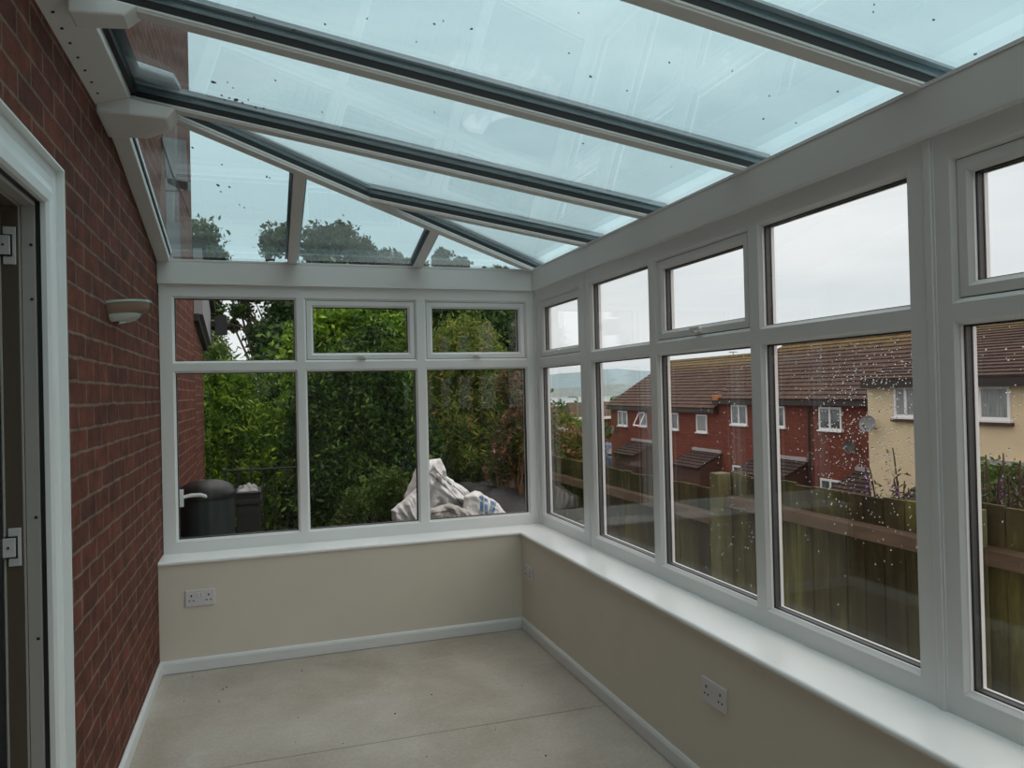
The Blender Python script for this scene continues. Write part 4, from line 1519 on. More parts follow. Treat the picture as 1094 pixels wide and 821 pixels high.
def sack(label, outline, y, depth, mat, seed):
    """crumpled closed bag: outline in photo pixels on the plane y, inflated to a real depth with sharp folds"""
    P = [Vector(at(a, b, 1, y)) for (a, b) in outline]
    cx = sum((p.x for p in P)) / len(P)
    cz = sum((p.z for p in P)) / len(P)
    pts, per, L, K = [], [], 0, 130
    for i in range(len(P)):
        per.append(L)
        L += (P[(i + 1) % len(P)] - P[i]).length
    for k in range(K):
        s_ = L * k / K
        i = max(j for j in range(len(P)) if per[j] <= s_)
        t = (s_ - per[i]) / max((P[(i + 1) % len(P)] - P[i]).length, 1e-6)
        q = P[i].lerp(P[(i + 1) % len(P)], t)
        w_ = mnoise.noise(Vector((q.x * 22 + seed, q.z * 22, 0))) * 0.010
        pts.append(q + Vector((w_, 0, w_ * .7)))
    R_ = 26
    v_, f_ = [], []

    def fold(x, z, s):
        q = Vector((x * 7 + seed * 3.1, z * 4.5, s * 9.0))
        w_ = Vector((mnoise.noise(q * 0.7), mnoise.noise(q * 0.7 + Vector((5, 1, 2))), 0)) * 1.4
        a = 1 - abs(mnoise.noise(q + w_)) * 2.6
        b = 1 - abs(mnoise.noise(q * 2.3 + w_ * 1.5)) * 2.4
        c_ = 1 - abs(mnoise.noise(q * 5.5)) * 2.2
        return 0.55 * a + 0.30 * b + 0.12 * c_ - 0.35
    for side in (-1, 1):
        for r_ in range(R_ + 1):
            t = r_ / R_
            for p in pts:
                x = cx + (p.x - cx) * (1 - t)
                z = cz + (p.z - cz) * (1 - t)
                h_ = math.sqrt(max(0, 1 - (1 - t) ** 2))
                dd = depth * (0.75 * h_ + 0.75 * min(1, h_ * 1.6) * fold(x, z, side) * (h_ > 0))
                v_.append((x, y + side * dd, z))
    for s_ in range(2):
        o_ = s_ * (R_ + 1) * K
        for r_ in range(R_):
            for k in range(K):
                a, b = o_ + r_ * K + k, o_ + r_ * K + (k + 1) % K
                f_.append((a, b, b + K, a + K))
    m = MB()
    m.add(v_, f_)
    root_loc = (cx, y, min(p.z for p in P))
    o = m.build('rubble_sack', mat, None, smooth=True, org=root_loc)
    bm = bmesh.new()
    bm.from_mesh(o.data)
    bmesh.ops.remove_doubles(bm, verts=bm.verts, dist=0.0004)
    bmesh.ops.recalc_face_normals(bm, faces=bm.faces)
    bm.to_mesh(o.data)
    bm.free()
    tag(o, label, 'sack', 'rubble sacks')
    return o


s1 = sack('tall white rubble sack leaning with its peaked top against the window bar', ((448, 492), (471, 490), (476, 508), (500, 524), (515, 545), (525, 566), (440, 572), (432, 530)), 1.55, 0.16, SACK, 1)
s2 = sack('pale sack on the right with a blue printed patch', ((496, 530), (508, 524), (530, 536), (540, 548), (542, 566), (515, 574), (492, 560)), 1.35, 0.12, SACK, 2)
s3 = sack('grey crumpled sack lying lowest in front of the tall one', ((455, 545), (478, 538), (500, 545), (516, 560), (512, 580), (455, 582)), 1.20, 0.12, SACKG, 3)
s4 = sack('white sack on the left behind the window bar', ((418, 545), (432, 534), (447, 520), (455, 545), (455, 575), (424, 578)), 1.35, 0.12, SACK, 4)
# dark seams running down the tall sack
from mathutils.bvhtree import BVHTree
for (so_, lines) in ((s1, (((450, 502), (462, 508), (478, 522), (494, 540), (508, 552), (518, 560)), ((464, 500), (474, 512), (490, 524), (506, 540), (516, 552)))), (s3, (((462, 549), (478, 546), (494, 552), (506, 562)),))):
    bm = bmesh.new()
    bm.from_mesh(so_.data)
    bv = BVHTree.FromBMesh(bm)
    for ln in lines:
        pts_ = []
        for i in range(len(ln) - 1):
            for q in range(8):
                a = ln[i][0] + (ln[i + 1][0] - ln[i][0]) * q / 8
                b = ln[i][1] + (ln[i + 1][1] - ln[i][1]) * q / 8
                d = Vector(tuple(CF + CR * (a - 547) / FPX - CU * (b - 410.5) / FPX)).normalized()
                hit = bv.ray_cast(Vector(tuple(CAM)) - so_.location, d)
                if hit[0] is not None:
                    pts_.append(hit[0] + so_.location)
        if len(pts_) > 3:
            m = MB()
            m.tube(pts_, 0.005, 6)
            m.build('seam', plain('dark_seam', (0.14, 0.13, 0.12), 0.8), so_)
    bm.free()
# blue print: a patch of bars following the bag's face
m = MB()
bm = bmesh.new()
bm.from_mesh(s2.data)
bv = BVHTree.FromBMesh(bm)
ol = Vector(s2.location)


def patch(x0, y0, x1, y1, nx_=8, ny_=8):
    g_ = []
    for i in range(nx_ + 1):
        for j in range(ny_ + 1):
            a = x0 + (x1 - x0) * i / nx_ + (y0 - 545) * 0.0
            b = y0 + (y1 - y0) * j / ny_ + (a - 522) * 0.45
            d = Vector(tuple(CF + CR * (a - 547) / FPX - CU * (b - 410.5) / FPX)).normalized()
            hit = bv.ray_cast(Vector(tuple(CAM)) - ol, d)
            g_.append(tuple(hit[0] + ol - d * 0.004) if hit[0] is not None else None)
    fs = []
    vv = []
    mp_ = {}
    for i, q in enumerate(g_):
        if q is not None:
            mp_[i] = len(vv)
            vv.append(q)
    for i in range(nx_):
        for j in range(ny_):
            ids = [i * (ny_ + 1) + j, (i + 1) * (ny_ + 1) + j, (i + 1) * (ny_ + 1) + j + 1, i * (ny_ + 1) + j + 1]
            if all(k in mp_ for k in ids):
                fs.append(tuple(mp_[k] for k in ids))
    if fs:
        m.add(vv, fs)


patch(512, 534, 530, 537, 6, 2)
patch(513, 540, 516, 550, 2, 5)
patch(518, 540, 521, 551, 2, 5)
patch(523, 540, 529, 545, 3, 3)
patch(523, 547, 529, 551, 3, 2)
patch(514, 552, 529, 554, 6, 1)
bm.free()
if m.v:
    pb = m.build('blue_print', BLUEP, s2)
    pb['label'] = 'faded blue printed patch'

# water butt by the house corner
wb = empty('water_butt', (-2.03, 0.34, GZ), 'dark domed water butt standing against the brick wall outside', 'water butt')
mb = MB()
R0 = 0.158
mb.lathe((-2.03, 0.34, GZ), [(R0 * .85, 0), (R0 * .9, .3), (R0 * .98, .8), (R0, 1.20), (R0 * .99, 1.235)], 32)
mb.build('barrel', plain('dark_green_plastic', (0.022, 0.030, 0.032), 0.38), wb, smooth=True)
mb = MB()
mb.lathe((-2.03, 0.34, GZ + 1.235), [(R0 * 1.05, -0.03), (R0 * 1.07, 0.0), (R0 * 1.05, 0.012), (R0 * .97, .035), (R0 * .82, .055), (R0 * .6, .070), (R0 * .3, .080), (R0 * .12, .082), (R0 * .11, .076), (0.002, .075)], 32)
mb.build('domed_lid', plain('black_plastic_lid', (0.018, 0.019, 0.020), 0.42), wb, smooth=True)
# black crate with a folded plastic bag on top
cr = empty('storage_crate', (-1.83, 2.2, GZ), 'tall black storage box standing right of the water butt', 'box')
mb = MB()
mb.box(-1.925, -1.735, 2.0, 2.35, GZ, 0.575)
mb.box(-1.94, -1.72, 1.98, 2.37, 0.575, 0.615)
mb.box(-1.935, -1.725, 1.985, 2.365, 0.655, 0.675)
mb.box(-1.925, -1.735, 2.0, 2.35, 0.615, 0.655)
mb.build('body', plain('black_crate_plastic', (0.02, 0.021, 0.023), 0.45), cr, bevel=0.006)
mb = MB()
v, f = [], []
nn = 16
for i in range(nn):
    for j in range(nn):
        a, b = i / (nn - 1), j / (nn - 1)
        e_ = min(a, 1 - a, b, 1 - b) * 2
        v.append((-1.92 + 0.17 * a, 2.02 + 0.28 * b, 0.678 + 0.06 * math.sqrt(e_) * (0.6 + 0.5 * math.sin(a * 9 + b * 5) * math.cos(b * 11))))
for i in range(nn - 1):
    for j in range(nn - 1):
        f.append((i * nn + j, (i + 1) * nn + j, (i + 1) * nn + j + 1, i * nn + j + 1))
mb.add(v, f)
bo = mb.build('plastic_bag', plain('grey_plastic_film', (0.22, 0.23, 0.24), 0.25, noise=0.6, nscale=14), None, smooth=True)
tag(bo, 'crumpled grey plastic bag lying on top of the black storage box', 'bag')
# black metal railing behind
rl = empty('metal_railing', (-1.5, 3.4, GZ), 'thin black metal railing in front of the green shrub', 'railing')
zr = float(at(270, 502, 1, 3.3)[2])
mb = MB()
mb.tube([(-2.1, 3.3, zr), (-1.0, 3.3, zr)], 0.010, 8)
mb.build('top_rail', RUBBER, rl)
mb = MB()
mb.tube([(-2.1, 3.3, 0.0), (-1.0, 3.3, 0.0)], 0.010, 8)
mb.build('bottom_rail', RUBBER, rl)
for k in range(10):
    m = MB()
    m.tube([(-2.06 + k * 0.115, 3.3, GZ), (-2.06 + k * 0.115, 3.3, zr + 0.02)], 0.006, 6)
    m.build('upright', RUBBER, rl)

# ------------------------------------------------------------------ fence along the side
fc = empty('wooden_fence', (1.0, 1.0, -0.9), 'green stained close-board fence running along the side outside the windows', 'fence')
rg = random.Random(21)


def ftop(y):
    if y < -2.31:
        return 0.975
    if y < -0.52:
        return 0.931
    return 0.808


BWD = 0.115
y = -3.75
k = 0
while y < 7.6 and k < 98:
    zt_ = ftop(y + BWD / 2) + rg.uniform(-0.006, 0.006)
    x0 = 1.0 + rg.uniform(-0.003, 0.003)
    m = MB()
    gap = 0.003 + (rg.random() < 0.2) * 0.004
    zb_ = -1.0 - max(0, y) * 0.1
    m.box(x0, x0 + 0.018, y + gap, y + BWD, zb_, zt_)
    m.build('board', FENCEM, fc, bevel=0.002)
    y += BWD + 0.004
    k += 1
YF1 = y
segs = [(-3.75, -2.31, 0.815), (-2.31, -0.52, 0.801), (-0.52, 1.31, 0.668), (1.31, 3.14, 0.655), (3.14, 4.97, 0.650), (4.97, YF1, 0.645)]
for (a, b, zr_) in segs:
    for dz in (0.0, -0.82):
        m = MB()
        h_ = 0.068
        m.hexa([(0.935, a, zr_ - h_ + dz), (1.0, a, zr_ - h_ + dz), (1.0, b, zr_ - h_ + dz), (0.935, b, zr_ - h_ + dz)],
               [(0.960, a, zr_ + dz - 0.012), (1.0, a, zr_ + dz), (1.0, b, zr_ + dz), (0.960, b, zr_ + dz - 0.012)])
        m.build('rail', RAILM, fc, bevel=0.003)
for yp in (-2.33, -0.63, 1.31, 3.14, 4.97):
    m = MB()
    zt_ = ftop(yp - 0.05) - (0.0 if yp == -0.63 else 0.02)
    m.box(0.905, 0.995, yp - 0.045, yp + 0.045, -1.1, zt_)
    m.build('post', POSTM, fc, bevel=0.004)

# ------------------------------------------------------------------ ground outside the side windows, sea and hills
mb = MB()
Xs = [0.10, 1.0, 2.0, 4, 7, 10, 14, 20, 30, 45, 60, 90, 140, 220, 400, 800, 1500, 2400]


def gside(x):
    if x < 1.2:
        return -0.75
    if x < 12:
        return -0.75 - (x - 1.2) / 10.8 * 3.55
    if x < 60:
        return -4.3 - (x - 12) / 48 * 0.3
    return 0


def gdist(x, y):
    d = math.hypot(x, y)
    if x < 1.2:
        base = -0.75 - max(0, y - 3) * 0.25
        base = max(base, -4.6)
    else:
        base = -0.75 - min(1, (x - 1.2) / 10.8) * 3.55
    if d > 60:
        far = 1.467 - (6.2 + (d - 60) * 0.0165) if d < 400 else 1.467 - 17.0 / 798 * d - 3.2
        far = min(-4.6, far)
        return far
    return base


rad = [0, 1.2, 2.5, 4, 6, 9, 12, 16, 22, 30, 42, 60, 90, 150, 260, 420, 700, 1100, 1700, 2450]
ang = np.linspace(math.radians(-100), math.radians(100), 90)
v, f = [], []
for r_ in rad:
    for a in ang:
        x = 1.2 + 0 * r_
        px, py = 0.10 + r_ * math.cos(a) if abs(a) < math.pi / 2 else 0.10, r_ * math.sin(a)
        px = 0.10 + r_ * max(0, math.cos(a))
        v.append((px, py, gdist(px, py)))
for i in range(len(rad) - 1):
    for k in range(len(ang) - 1):
        w_ = len(ang)
        f.append((i * w_ + k, i * w_ + k + 1, (i + 1) * w_ + k + 1, (i + 1) * w_ + k))
mb.add(v, f)
GROUND = plain('far_ground_green', (0.055, 0.06, 0.04), 0.9, col2=(0.07, 0.055, 0.045), nscale=0.05)
struct(mb.build('ground_side', GROUND), 'green and brown ground falling away from the fence to the water', 'ground')
SEA = plain('pale_estuary_water', (0.45, 0.50, 0.53), 0.12, spec=1.0)
mb = MB()
mb.add([(-3000, 1500, -50.4), (9000, 1500, -50.4), (9000, 9000, -50.4), (-3000, 9000, -50.4)], [(0, 1, 2, 3)])
struct(mb.build('sea', SEA), 'pale strip of estuary water below the far hills', 'water')
# far hills: height profile against direction
prof = [(-300, 402), (0, 402), (200, 403), (560, 402), (585, 401), (616, 399), (640, 395), (662, 394), (695, 397), (740, 400), (900, 403), (1100, 404)]


def hill(R0_, R1_, top_drop, mat, name, label, wob):
    m = MB()
    cols = []
    for k in range(141):
        px = -300 + 10 * k
        for i in range(len(prof) - 1):
            if prof[i][0] <= px <= prof[i + 1][0]:
                t = (px - prof[i][0]) / (prof[i + 1][0] - prof[i][0])
                py = prof[i][1] * (1 - t) + prof[i + 1][1] * t
                break
        py += top_drop + wob * (math.sin(px * 0.05) + 0.6 * math.sin(px * 0.13 + 1) + 0.3 * math.sin(px * 0.31))
        d = CF + CR * (px - 547) / FPX - CU * (py - 410.5) / FPX
        hl = math.hypot(d[0], d[1])
        u_ = (d[0] / hl, d[1] / hl)
        zt_ = CAM[2] + d[2] / hl * R1_
        col = []
        for j in range(9):
            t = j / 8
            R_ = R0_ + (R1_ - R0_) * t
            z = -52 + (zt_ + 52) * (math.sin(t * math.pi / 2) ** 1.3)
            z += 6 * math.sin(px * 0.21 + j) * t * (1 - t)
            col.append((CAM[0] + u_[0] * R_, CAM[1] + u_[1] * R_, z))
        col.append((CAM[0] + u_[0] * (R1_ + 900), CAM[1] + u_[1] * (R1_ + 900), -60))
        cols.append(col)
    h_ = len(cols[0])
    m.add([p for c_ in cols for p in c_], [(k * h_ + j, (k + 1) * h_ + j, (k + 1) * h_ + j + 1, k * h_ + j + 1) for k in range(len(cols) - 1) for j in range(h_ - 1)])
    o = m.build(name, mat, smooth=True)
    return struct(o, label, 'hills')


HILLM = plain('hazy_blue_hillside', (0.24, 0.35, 0.41), 0.95, col2=(0.27, 0.35, 0.36), nscale=0.0030, spec=0.0)  # distance haze is put into the bluish colours of both hill materials
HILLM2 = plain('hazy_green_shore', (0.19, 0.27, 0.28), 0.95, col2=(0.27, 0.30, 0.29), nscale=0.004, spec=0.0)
hill(5200, 8200, 0, HILLM, 'hills', 'hazy blue grey hills on the skyline beyond the water', 0.5)
hill(4700, 5600, 16, HILLM2, 'hills_shore', 'lower greenish shore hills just above the water', 0.8)

# ------------------------------------------------------------------ terraced houses
XH = 18.4


def tiles(m, x0, z0, x1, z1, y0, y1, course=0.30, th=0.045, mi=0):
    """roof slope of overlapping courses from the eaves (x0, z0) up to (x1, z1)"""
    L = math.hypot(x1 - x0, z1 - z0)
    n_ = max(2, int(round(L / course)))
    ux, uz = (x1 - x0) / L, (z1 - z0) / L
    nx_, nz_ = -uz, ux
    if nz_ < 0:
        nx_, nz_ = -nx_, -nz_
    for i in range(n_):
        a, b = L * i / n_, L * (i + 1) / n_ + 0.02
        A = (x0 + ux * a + nx_ * th, z0 + uz * a + nz_ * th)
        B = (x0 + ux * b + nx_ * 0.004, z0 + uz * b + nz_ * 0.004)
        A0 = (x0 + ux * a - nx_ * 0.02, z0 + uz * a - nz_ * 0.02)
        B0 = (x0 + ux * b - nx_ * 0.02, z0 + uz * b - nz_ * 0.02)
        m.hexa([(A0[0], y0, A0[1]), (A[0], y0, A[1]), (B[0], y0, B[1]), (B0[0], y0, B0[1])], [(A0[0], y1, A0[1]), (A[0], y1, A[1]), (B[0], y1, B[1]), (B0[0], y1, B0[1])], mi)


def house_window(par, xf, ya, yb, za, zb_, bars=(0.5,), mat=PANE, tilt=0.0, lintel=False):
    y0, y1 = min(ya, yb), max(ya, yb)
    z0, z1 = min(za, zb_), max(za, zb_)
    w = 0.075
    m = MB()
    m.box(xf - 0.045, xf + 0.02, y0, y0 + w, z0, z1)
    m.box(xf - 0.045, xf + 0.02, y1 - w, y1, z0, z1)
    m.box(xf - 0.045, xf + 0.02, y0 + w, y1 - w, z0, z0 + w)
    m.box(xf - 0.045, xf + 0.02, y0 + w, y1 - w, z1 - w, z1)
    for b in bars:
        c_ = y0 + (y1 - y0) * b
        m.box(xf - 0.05, xf + 0.02, c_ - w * .6, c_ + w * .6, z0 + w, z1 - w)
    m.box(xf - 0.11, xf, y0 - 0.05, y1 + 0.05, z0 - 0.06, z0 - 0.001)
    fo = m.build('window', OUTW, par)
    m = MB()
    m.box(xf - 0.02, xf - 0.005, y0 + w, y1 - w, z0 + w, z1 - w)
    m.build('pane', mat, fo)
    if tilt:
        fo.rotation_euler = (tilt, 0, 0)
    if lintel:
        m = MB()
        m.box(xf - 0.03, xf + 0.02, y0 - 0.08, y1 + 0.08, z1 + 0.001, z1 + 0.22)
        m.box(xf - 0.12, xf + 0.02, y0 - 0.08, y1 + 0.08, z0 - 0.15, z0 - 0.061)
        m.build('lintel', TIMBER, par)
    return fo


def porch(par, xf, y0, y1, zt_, drop=0.62, out=1.35, glz=None):
    m = MB()
    tiles(m, xf - out, zt_ - drop, xf, zt_, y0, y1, 0.27, 0.05)
    m.build('porch_roof', TILEP, par)
    m = MB()
    m.box(xf - 0.10, xf, y0 + 0.02, y1 - 0.02, zt_ + 0.02, zt_ + 0.16)
    m.build('flashing', LEAD, par)
    m = MB()
    for yy in (y0 + 0.05, y1 - 0.17):
        m.hexa([(xf - out + 0.15, yy, -4.4), (xf, yy, -4.4), (xf, yy + 0.12, -4.4), (xf - out + 0.15, yy + 0.12, -4.4)],
               [(xf - out + 0.15, yy, zt_ - drop), (xf, yy, zt_ - 0.05), (xf, yy + 0.12, zt_ - 0.05), (xf - out + 0.15, yy + 0.12, zt_ - drop)])
    m.box(xf - out + 0.15, xf - out + 0.25, y0 + 0.17, y1 - 0.17, -4.4, zt_ - drop)
    m.build('porch_wall', TIMBER, par)


def house(label, y0, y1, zg, ze_, xr, zr_, tile, wallm, xf=XH, fas=0.20, gable_far=False):
    h_ = empty('terraced_house', (xf + 3, (y0 + y1) / 2, zg), label, 'house', group='terraced houses across the road')
    m = MB()
    xb = 2 * xr - xf
    m.hexa([(xf, y0, zg), (xf, y1, zg), (xf, y1, ze_), (xr, y1, zr_ - 0.1), (xb, y1, ze_), (xb, y1, zg)][0:1] + [(xf, y1, zg)] + [(xb, y1, zg), (xb, y0, zg)], [(xf, y0, ze_), (xf, y1, ze_), (xb, y1, ze_), (xb, y0, ze_)])
    m.hexa([(xf, y0, ze_), (xr, y0, zr_ - 0.08), (xb, y0, ze_)], [(xf, y1, ze_), (xr, y1, zr_ - 0.08), (xb, y1, ze_)])
    m.build('walls', wallm, h_)
    m = MB()
    ov = 0.28
    sl = (zr_ - ze_) / (xr - xf)
    gy = 0.12 if gable_far else 0.0
    tiles(m, xf - ov, ze_ - sl * ov, xr, zr_, y0, y1 + gy, 0.32, 0.05)
    tiles(m, xb + ov, ze_ - sl * ov, xr, zr_, y0, y1 + gy, 0.32, 0.05)
    m.tube([(xr, y0, zr_ + 0.03), (xr, y1 + gy, zr_ + 0.03)], 0.12, 8)
    m.build('roof', tile, h_)
    m = MB()
    m.box(xf - ov, xf - 0.001, y0, y1 + gy, ze_ - sl * ov - fas - 0.03, ze_ - sl * ov - 0.03)
    m.build('fascia', FASCIA, h_)
    return h_


def P2(a, b, x=XH):
    p = at(a, b, 0, x)
    return float(p[1]), float(p[2])


yA_, yB_, yC_, yD_, yE_ = 36.95, 31.2, 25.5, 19.3, 14.95
hA = house('farthest red brick terraced house with its gable end to the water', yB_, yA_, -4.4, 0.55, 22.4, 2.95, TILE1, FARBRICK, gable_far=True)
hB = house('red brick terraced house second from the water, under the lower mossy ridge', yC_, yB_ - 0.001, -4.4, 0.55, 22.4, 2.95, TILE1, FARBRICK)
hC = house('red brick terraced house where the roof steps up to the higher ridge', yD_, yC_ - 0.001, -4.4, 1.00, 22.4, 3.44, TILE2, FARBRICK, gable_far=True)
hD = house('red brick terraced house adjoining the pale rendered house', yE_, yD_ - 0.001, -4.4, 1.00, 22.4, 3.44, TILE2, FARBRICK)
XC = 17.0
hE = house('pale cream rendered terraced house nearest on the right', -1.0, yE_ - 0.002, -4.2, 1.62, 22.4, 3.42, TILE2, CREAM, xf=XC, fas=0.24)
# rainwater pipe on the brick between houses C and D
m = MB()
m.tube([(XH - 0.08, yD_ + 0.05, -4.4), (XH - 0.08, yD_ + 0.05, 0.75)], 0.05, 8)
m.build('drainpipe', FASCIA, hC)


def win(par, a0, b0, a1, b1, x=XH, **k):
    p, q = P2(a0, b0, x), P2(a1, b1, x)
    return house_window(par, x, p[0], q[0], p[1], q[1], **k)


win(hA, 660.5, 438.9, 670.8, 455.5)
win(hA, 684.0, 440.4, 691.5, 456.0, bars=(), tilt=0.0)
win(hB, 711.5, 440.8, 725.4, 459.5)
win(hB, 744.3, 442.8, 756.0, 462.5, bars=(), mat=CURTAIN)
win(hC, 781.5, 432.6, 798.9, 454.6)
win(hC, 822.0, 434.0, 839.4, 457.0)
win(hD, 875.2, 435.0, 900.0, 460.6, bars=(0.5,), mat=PANE)
win(hE, 955.6, 413.5, 990.0, 446.5, x=XC, bars=(0.62,), mat=CURTAIN, lintel=True)
win(hE, 1046.0, 413.0, 1080.5, 449.5, x=XC, bars=(), mat=CURTAIN, lintel=True)
# ground floor openings that show above the fence
win(hA, 666.5, 492.7, 673.5, 530, bars=())
win(hB, 719.5, 502.4, 733.0, 530, bars=(), mat=BLUEPANE)
win(hC, 783.3, 497.0, 806.0, 530, bars=(0.5,))
win(hD, 877.0, 511.0, 900.0, 545, bars=(0.5,))
# tilted open casement of house A
m = MB()
p, q = P2(684.0, 440.4), P2(691.5, 456.0)
y0_, y1_ = min(p[0], q[0]), max(p[0], q[0])
z1_, z0_ = max(p[1], q[1]), min(p[1], q[1])
for (ya, yb, ta, tb) in ((y0_, y0_ + .07, 0, 1), (y1_ - .07, y1_, 0, 1), (y0_, y1_, 0, .08), (y0_, y1_, .92, 1)):
    xa, xb = XH - 0.06 - 0.40 * ta, XH - 0.06 - 0.40 * tb
    za, zb_ = z1_ - (z1_ - z0_) * ta * .95, z1_ - (z1_ - z0_) * tb * .95
    m.hexa([(xb, ya, zb_), (xb - .04, ya, zb_), (xb - .04, yb, zb_), (xb, yb, zb_)], [(xa, ya, za), (xa - .04, ya, za), (xa - .04, yb, za), (xa, yb, za)])
m.build('open_casement', OUTW, hA)
# porches
porch(hA, XH, 31.6, 34.2, -1.62)
porch(hB, XH, 25.3, 27.75, -1.72)
porch(hC, XH, 19.5, 22.6, -1.62)
porch(hD, XH, 15.0, 17.0, -1.72, drop=.75, out=1.6)
porch(hE, XC, 3.0, 11.9, -0.88, drop=1.0, out=2.0)
# ridge-end tile in orange where the roofs step
m = MB()
p = at(764.8, 423, 0, XH - 0.3)
m.box(p[0] - .05, p[0] + .35, p[1] - .15, p[1] + .25, p[2] - 0.22, p[2] + 0.02)
m.build('verge_tile', plain('orange_clay', (0.40, 0.16, 0.06), 0.85, noise=0.3), hC, bevel=0.02)


def dish(px, py, x, r_, col, label, az=0.0):
    p = at(px, py, 0, x)
    c_ = Vector((x - 0.30, p[1], p[2]))
    root_ = empty('satellite_dish', (x, c_.y, c_.z), label, 'satellite dish', 'satellite dishes')
    fwd = Vector((-0.86, -0.35 + az, 0.30)).normalized()
    s_ = fwd.cross(Vector((0, 0, 1))).normalized()
    t_ = s_.cross(fwd)
    v_, f_ = [], []
    for i in range(7):
        rr = r_ * i / 6
        for k in range(24):
            a = 2 * math.pi * k / 24
            q = c_ + s_ * math.cos(a) * rr + t_ * math.sin(a) * rr * 1.05 + fwd * (0.22 * r_ * (i / 6) ** 2)
            v_.append(tuple(q))
    for i in range(6):
        for k in range(24):
            a, b = i * 24 + k, i * 24 + (k + 1) % 24
            f_.append((a, b, b + 24, a + 24))
    m_ = MB()
    m_.add(v_, f_)
    v2 = [tuple(Vector(q) - fwd * 0.02) for q in v_]
    m_.add(v2, [tuple(reversed(x_)) for x_ in f_])
    m_.build('reflector', col, root_, smooth=True)
    m_ = MB()
    m_.tube([tuple(c_ - t_ * r_ * 0.9 + fwd * 0.05), tuple(c_ - t_ * r_ * 0.5 + fwd * r_ * 1.15)], 0.018, 6)
    m_.tube([tuple(c_ - t_ * r_ * 0.5 + fwd * r_ * 1.1), tuple(c_ - t_ * r_ * 0.3 + fwd * r_ * 1.3)], 0.05, 8)
    m_.build('feed_arm', DISH, root_)
    m_ = MB()
    m_.tube([tuple(c_ - fwd * 0.02), (x - 0.05, c_.y - 0.05, c_.z - 0.15), (x - 0.001, c_.y - 0.05, c_.z - 0.15)], 0.025, 6)
    m_.build('wall_bracket', DISH, root_)


dish(935.0, 453.0, XC, 0.26, DISH, 'grey satellite dish on the corner of the pale rendered house')
dish(915.0, 477.0, XH, 0.22, plain('black_dish', (0.035, 0.035, 0.038), 0.5), 'dark satellite dish on the red brick beside the pale house')
dish(658.5, 459.0, XH, 0.24, plain('rose_grey_dish', (0.15, 0.12, 0.12), 0.6), 'satellite dish on the corner of the farthest brick house')
# roof aerials
for (a, b, hgt, lab) in ((783.5, 383.5, 0.35, 'small aerial on the lower mossy ridge'), (843, 367, 1.0, 'tall thin aerial mast on the higher ridge')):
    p = at(a, b, 0, 22.4)
    rt = empty('roof_aerial', tuple(p), lab, 'aerial', 'roof aerials')
    m = MB()
    m.tube([tuple(p), (p[0], p[1], p[2] + hgt)], 0.022, 6)
    m.build('mast', DISH, rt)
    m = MB()
    if hgt < 0.5:
        m.tube([(p[0], p[1] - .3, p[2] + hgt), (p[0], p[1] + .3, p[2] + hgt + .03)], 0.02, 6)
        for q in range(5):
            m.tube([(p[0] - .12, p[1] - .28 + q * .14, p[2] + hgt), (p[0] + .12, p[1] - .28 + q * .14, p[2] + hgt)], 0.012, 5)
    else:
        m.tube([(p[0], p[1] - .06, p[2] + hgt), (p[0], p[1] + .06, p[2] + hgt)], 0.018, 6)
    m.build('antenna', DISH, rt)

# ------------------------------------------------------------------ bushes and things between the fence and the water


def gzat(x, y):
    return gdist(x, y)


def bush(name, px, py, y, rx, rz, n, size, mat, label, group=None, more=(), clumps=60, cat='shrub', aspect=0.5):
    c_ = at(px, py, 1, y)
    bl = [(c_[0], c_[1], c_[2], rx, rx, rz)]
    for (dx, dz, a, b) in more:
        bl.append((c_[0] + dx, c_[1], c_[2] + dz, a, a, b))
    return plant(name, (float(c_[0]), float(c_[1]), gzat(c_[0], c_[1])), bl, n, size, mat, label, cat, group, clumps=clumps, spread=0.2, shell=0.5, stems=6, aspect=aspect)


bush('leafy_shrub', 606, 480, 9.0, 0.50, 0.42, 9000, 0.09, LEAF_RED, 'green shrub with pink blooms just over the far end of the fence', more=((-.6, -.3, .6, .5), (.05, -.35, .4, .45), (-.3, -.8, .7, .55)), clumps=90)
bush('leafy_shrub', 605, 463, 16.0, 0.6, 0.40, 6000, 0.13, LEAF_BAMBOO, 'yellow green shrub behind the pink one', more=((.35, -.2, .45, .4), (.5, -.6, .5, .5), (-.1, -.9, 1.0, .7)), clumps=70)
bush('leafy_shrub', 596, 470, 12.0, 0.5, 0.5, 5000, 0.09, LEAF_BAMBOO, 'bush at the left edge of the narrow corner window', more=((-.3, -.6, .6, .6), (.1, .3, .3, .3)), clumps=50)
bush('leafy_shrub', 643, 462, 34.0, .5, .6, 2500, 0.15, LEAF_DARK, 'dark bush left of the farthest house', more=((-.6, -.8, .6, .8),), clumps=40)
bush('leafy_shrub', 658, 428, 42.5, 0.45, 0.35, 900, 0.16, LEAF_BAMBOO, 'brownish tree top showing behind the farthest eaves', more=((.5, .1, .3, .35), (0, -.5, .5, .4)), clumps=24)
for i, (px, lab) in enumerate(((592, 'dark distant trees left of the street lamp'), (604, 'dark distant trees right beside the street lamp'), (640, 'dark distant trees between the lamp and the houses'), (655, 'dark distant trees next to the farthest house'))):
    bush('distant_trees', px, 440 + (i % 2) * 2, 110 + 10 * i, 5.5, 1.6, 4000, 0.7, LEAF_TREE, lab, 'trees towards the water', more=((6, -1.2, 5, 1.8), (-5, -1.4, 5, 1.6), (2, -3.5, 9, 2.4)), clumps=60, cat='trees')
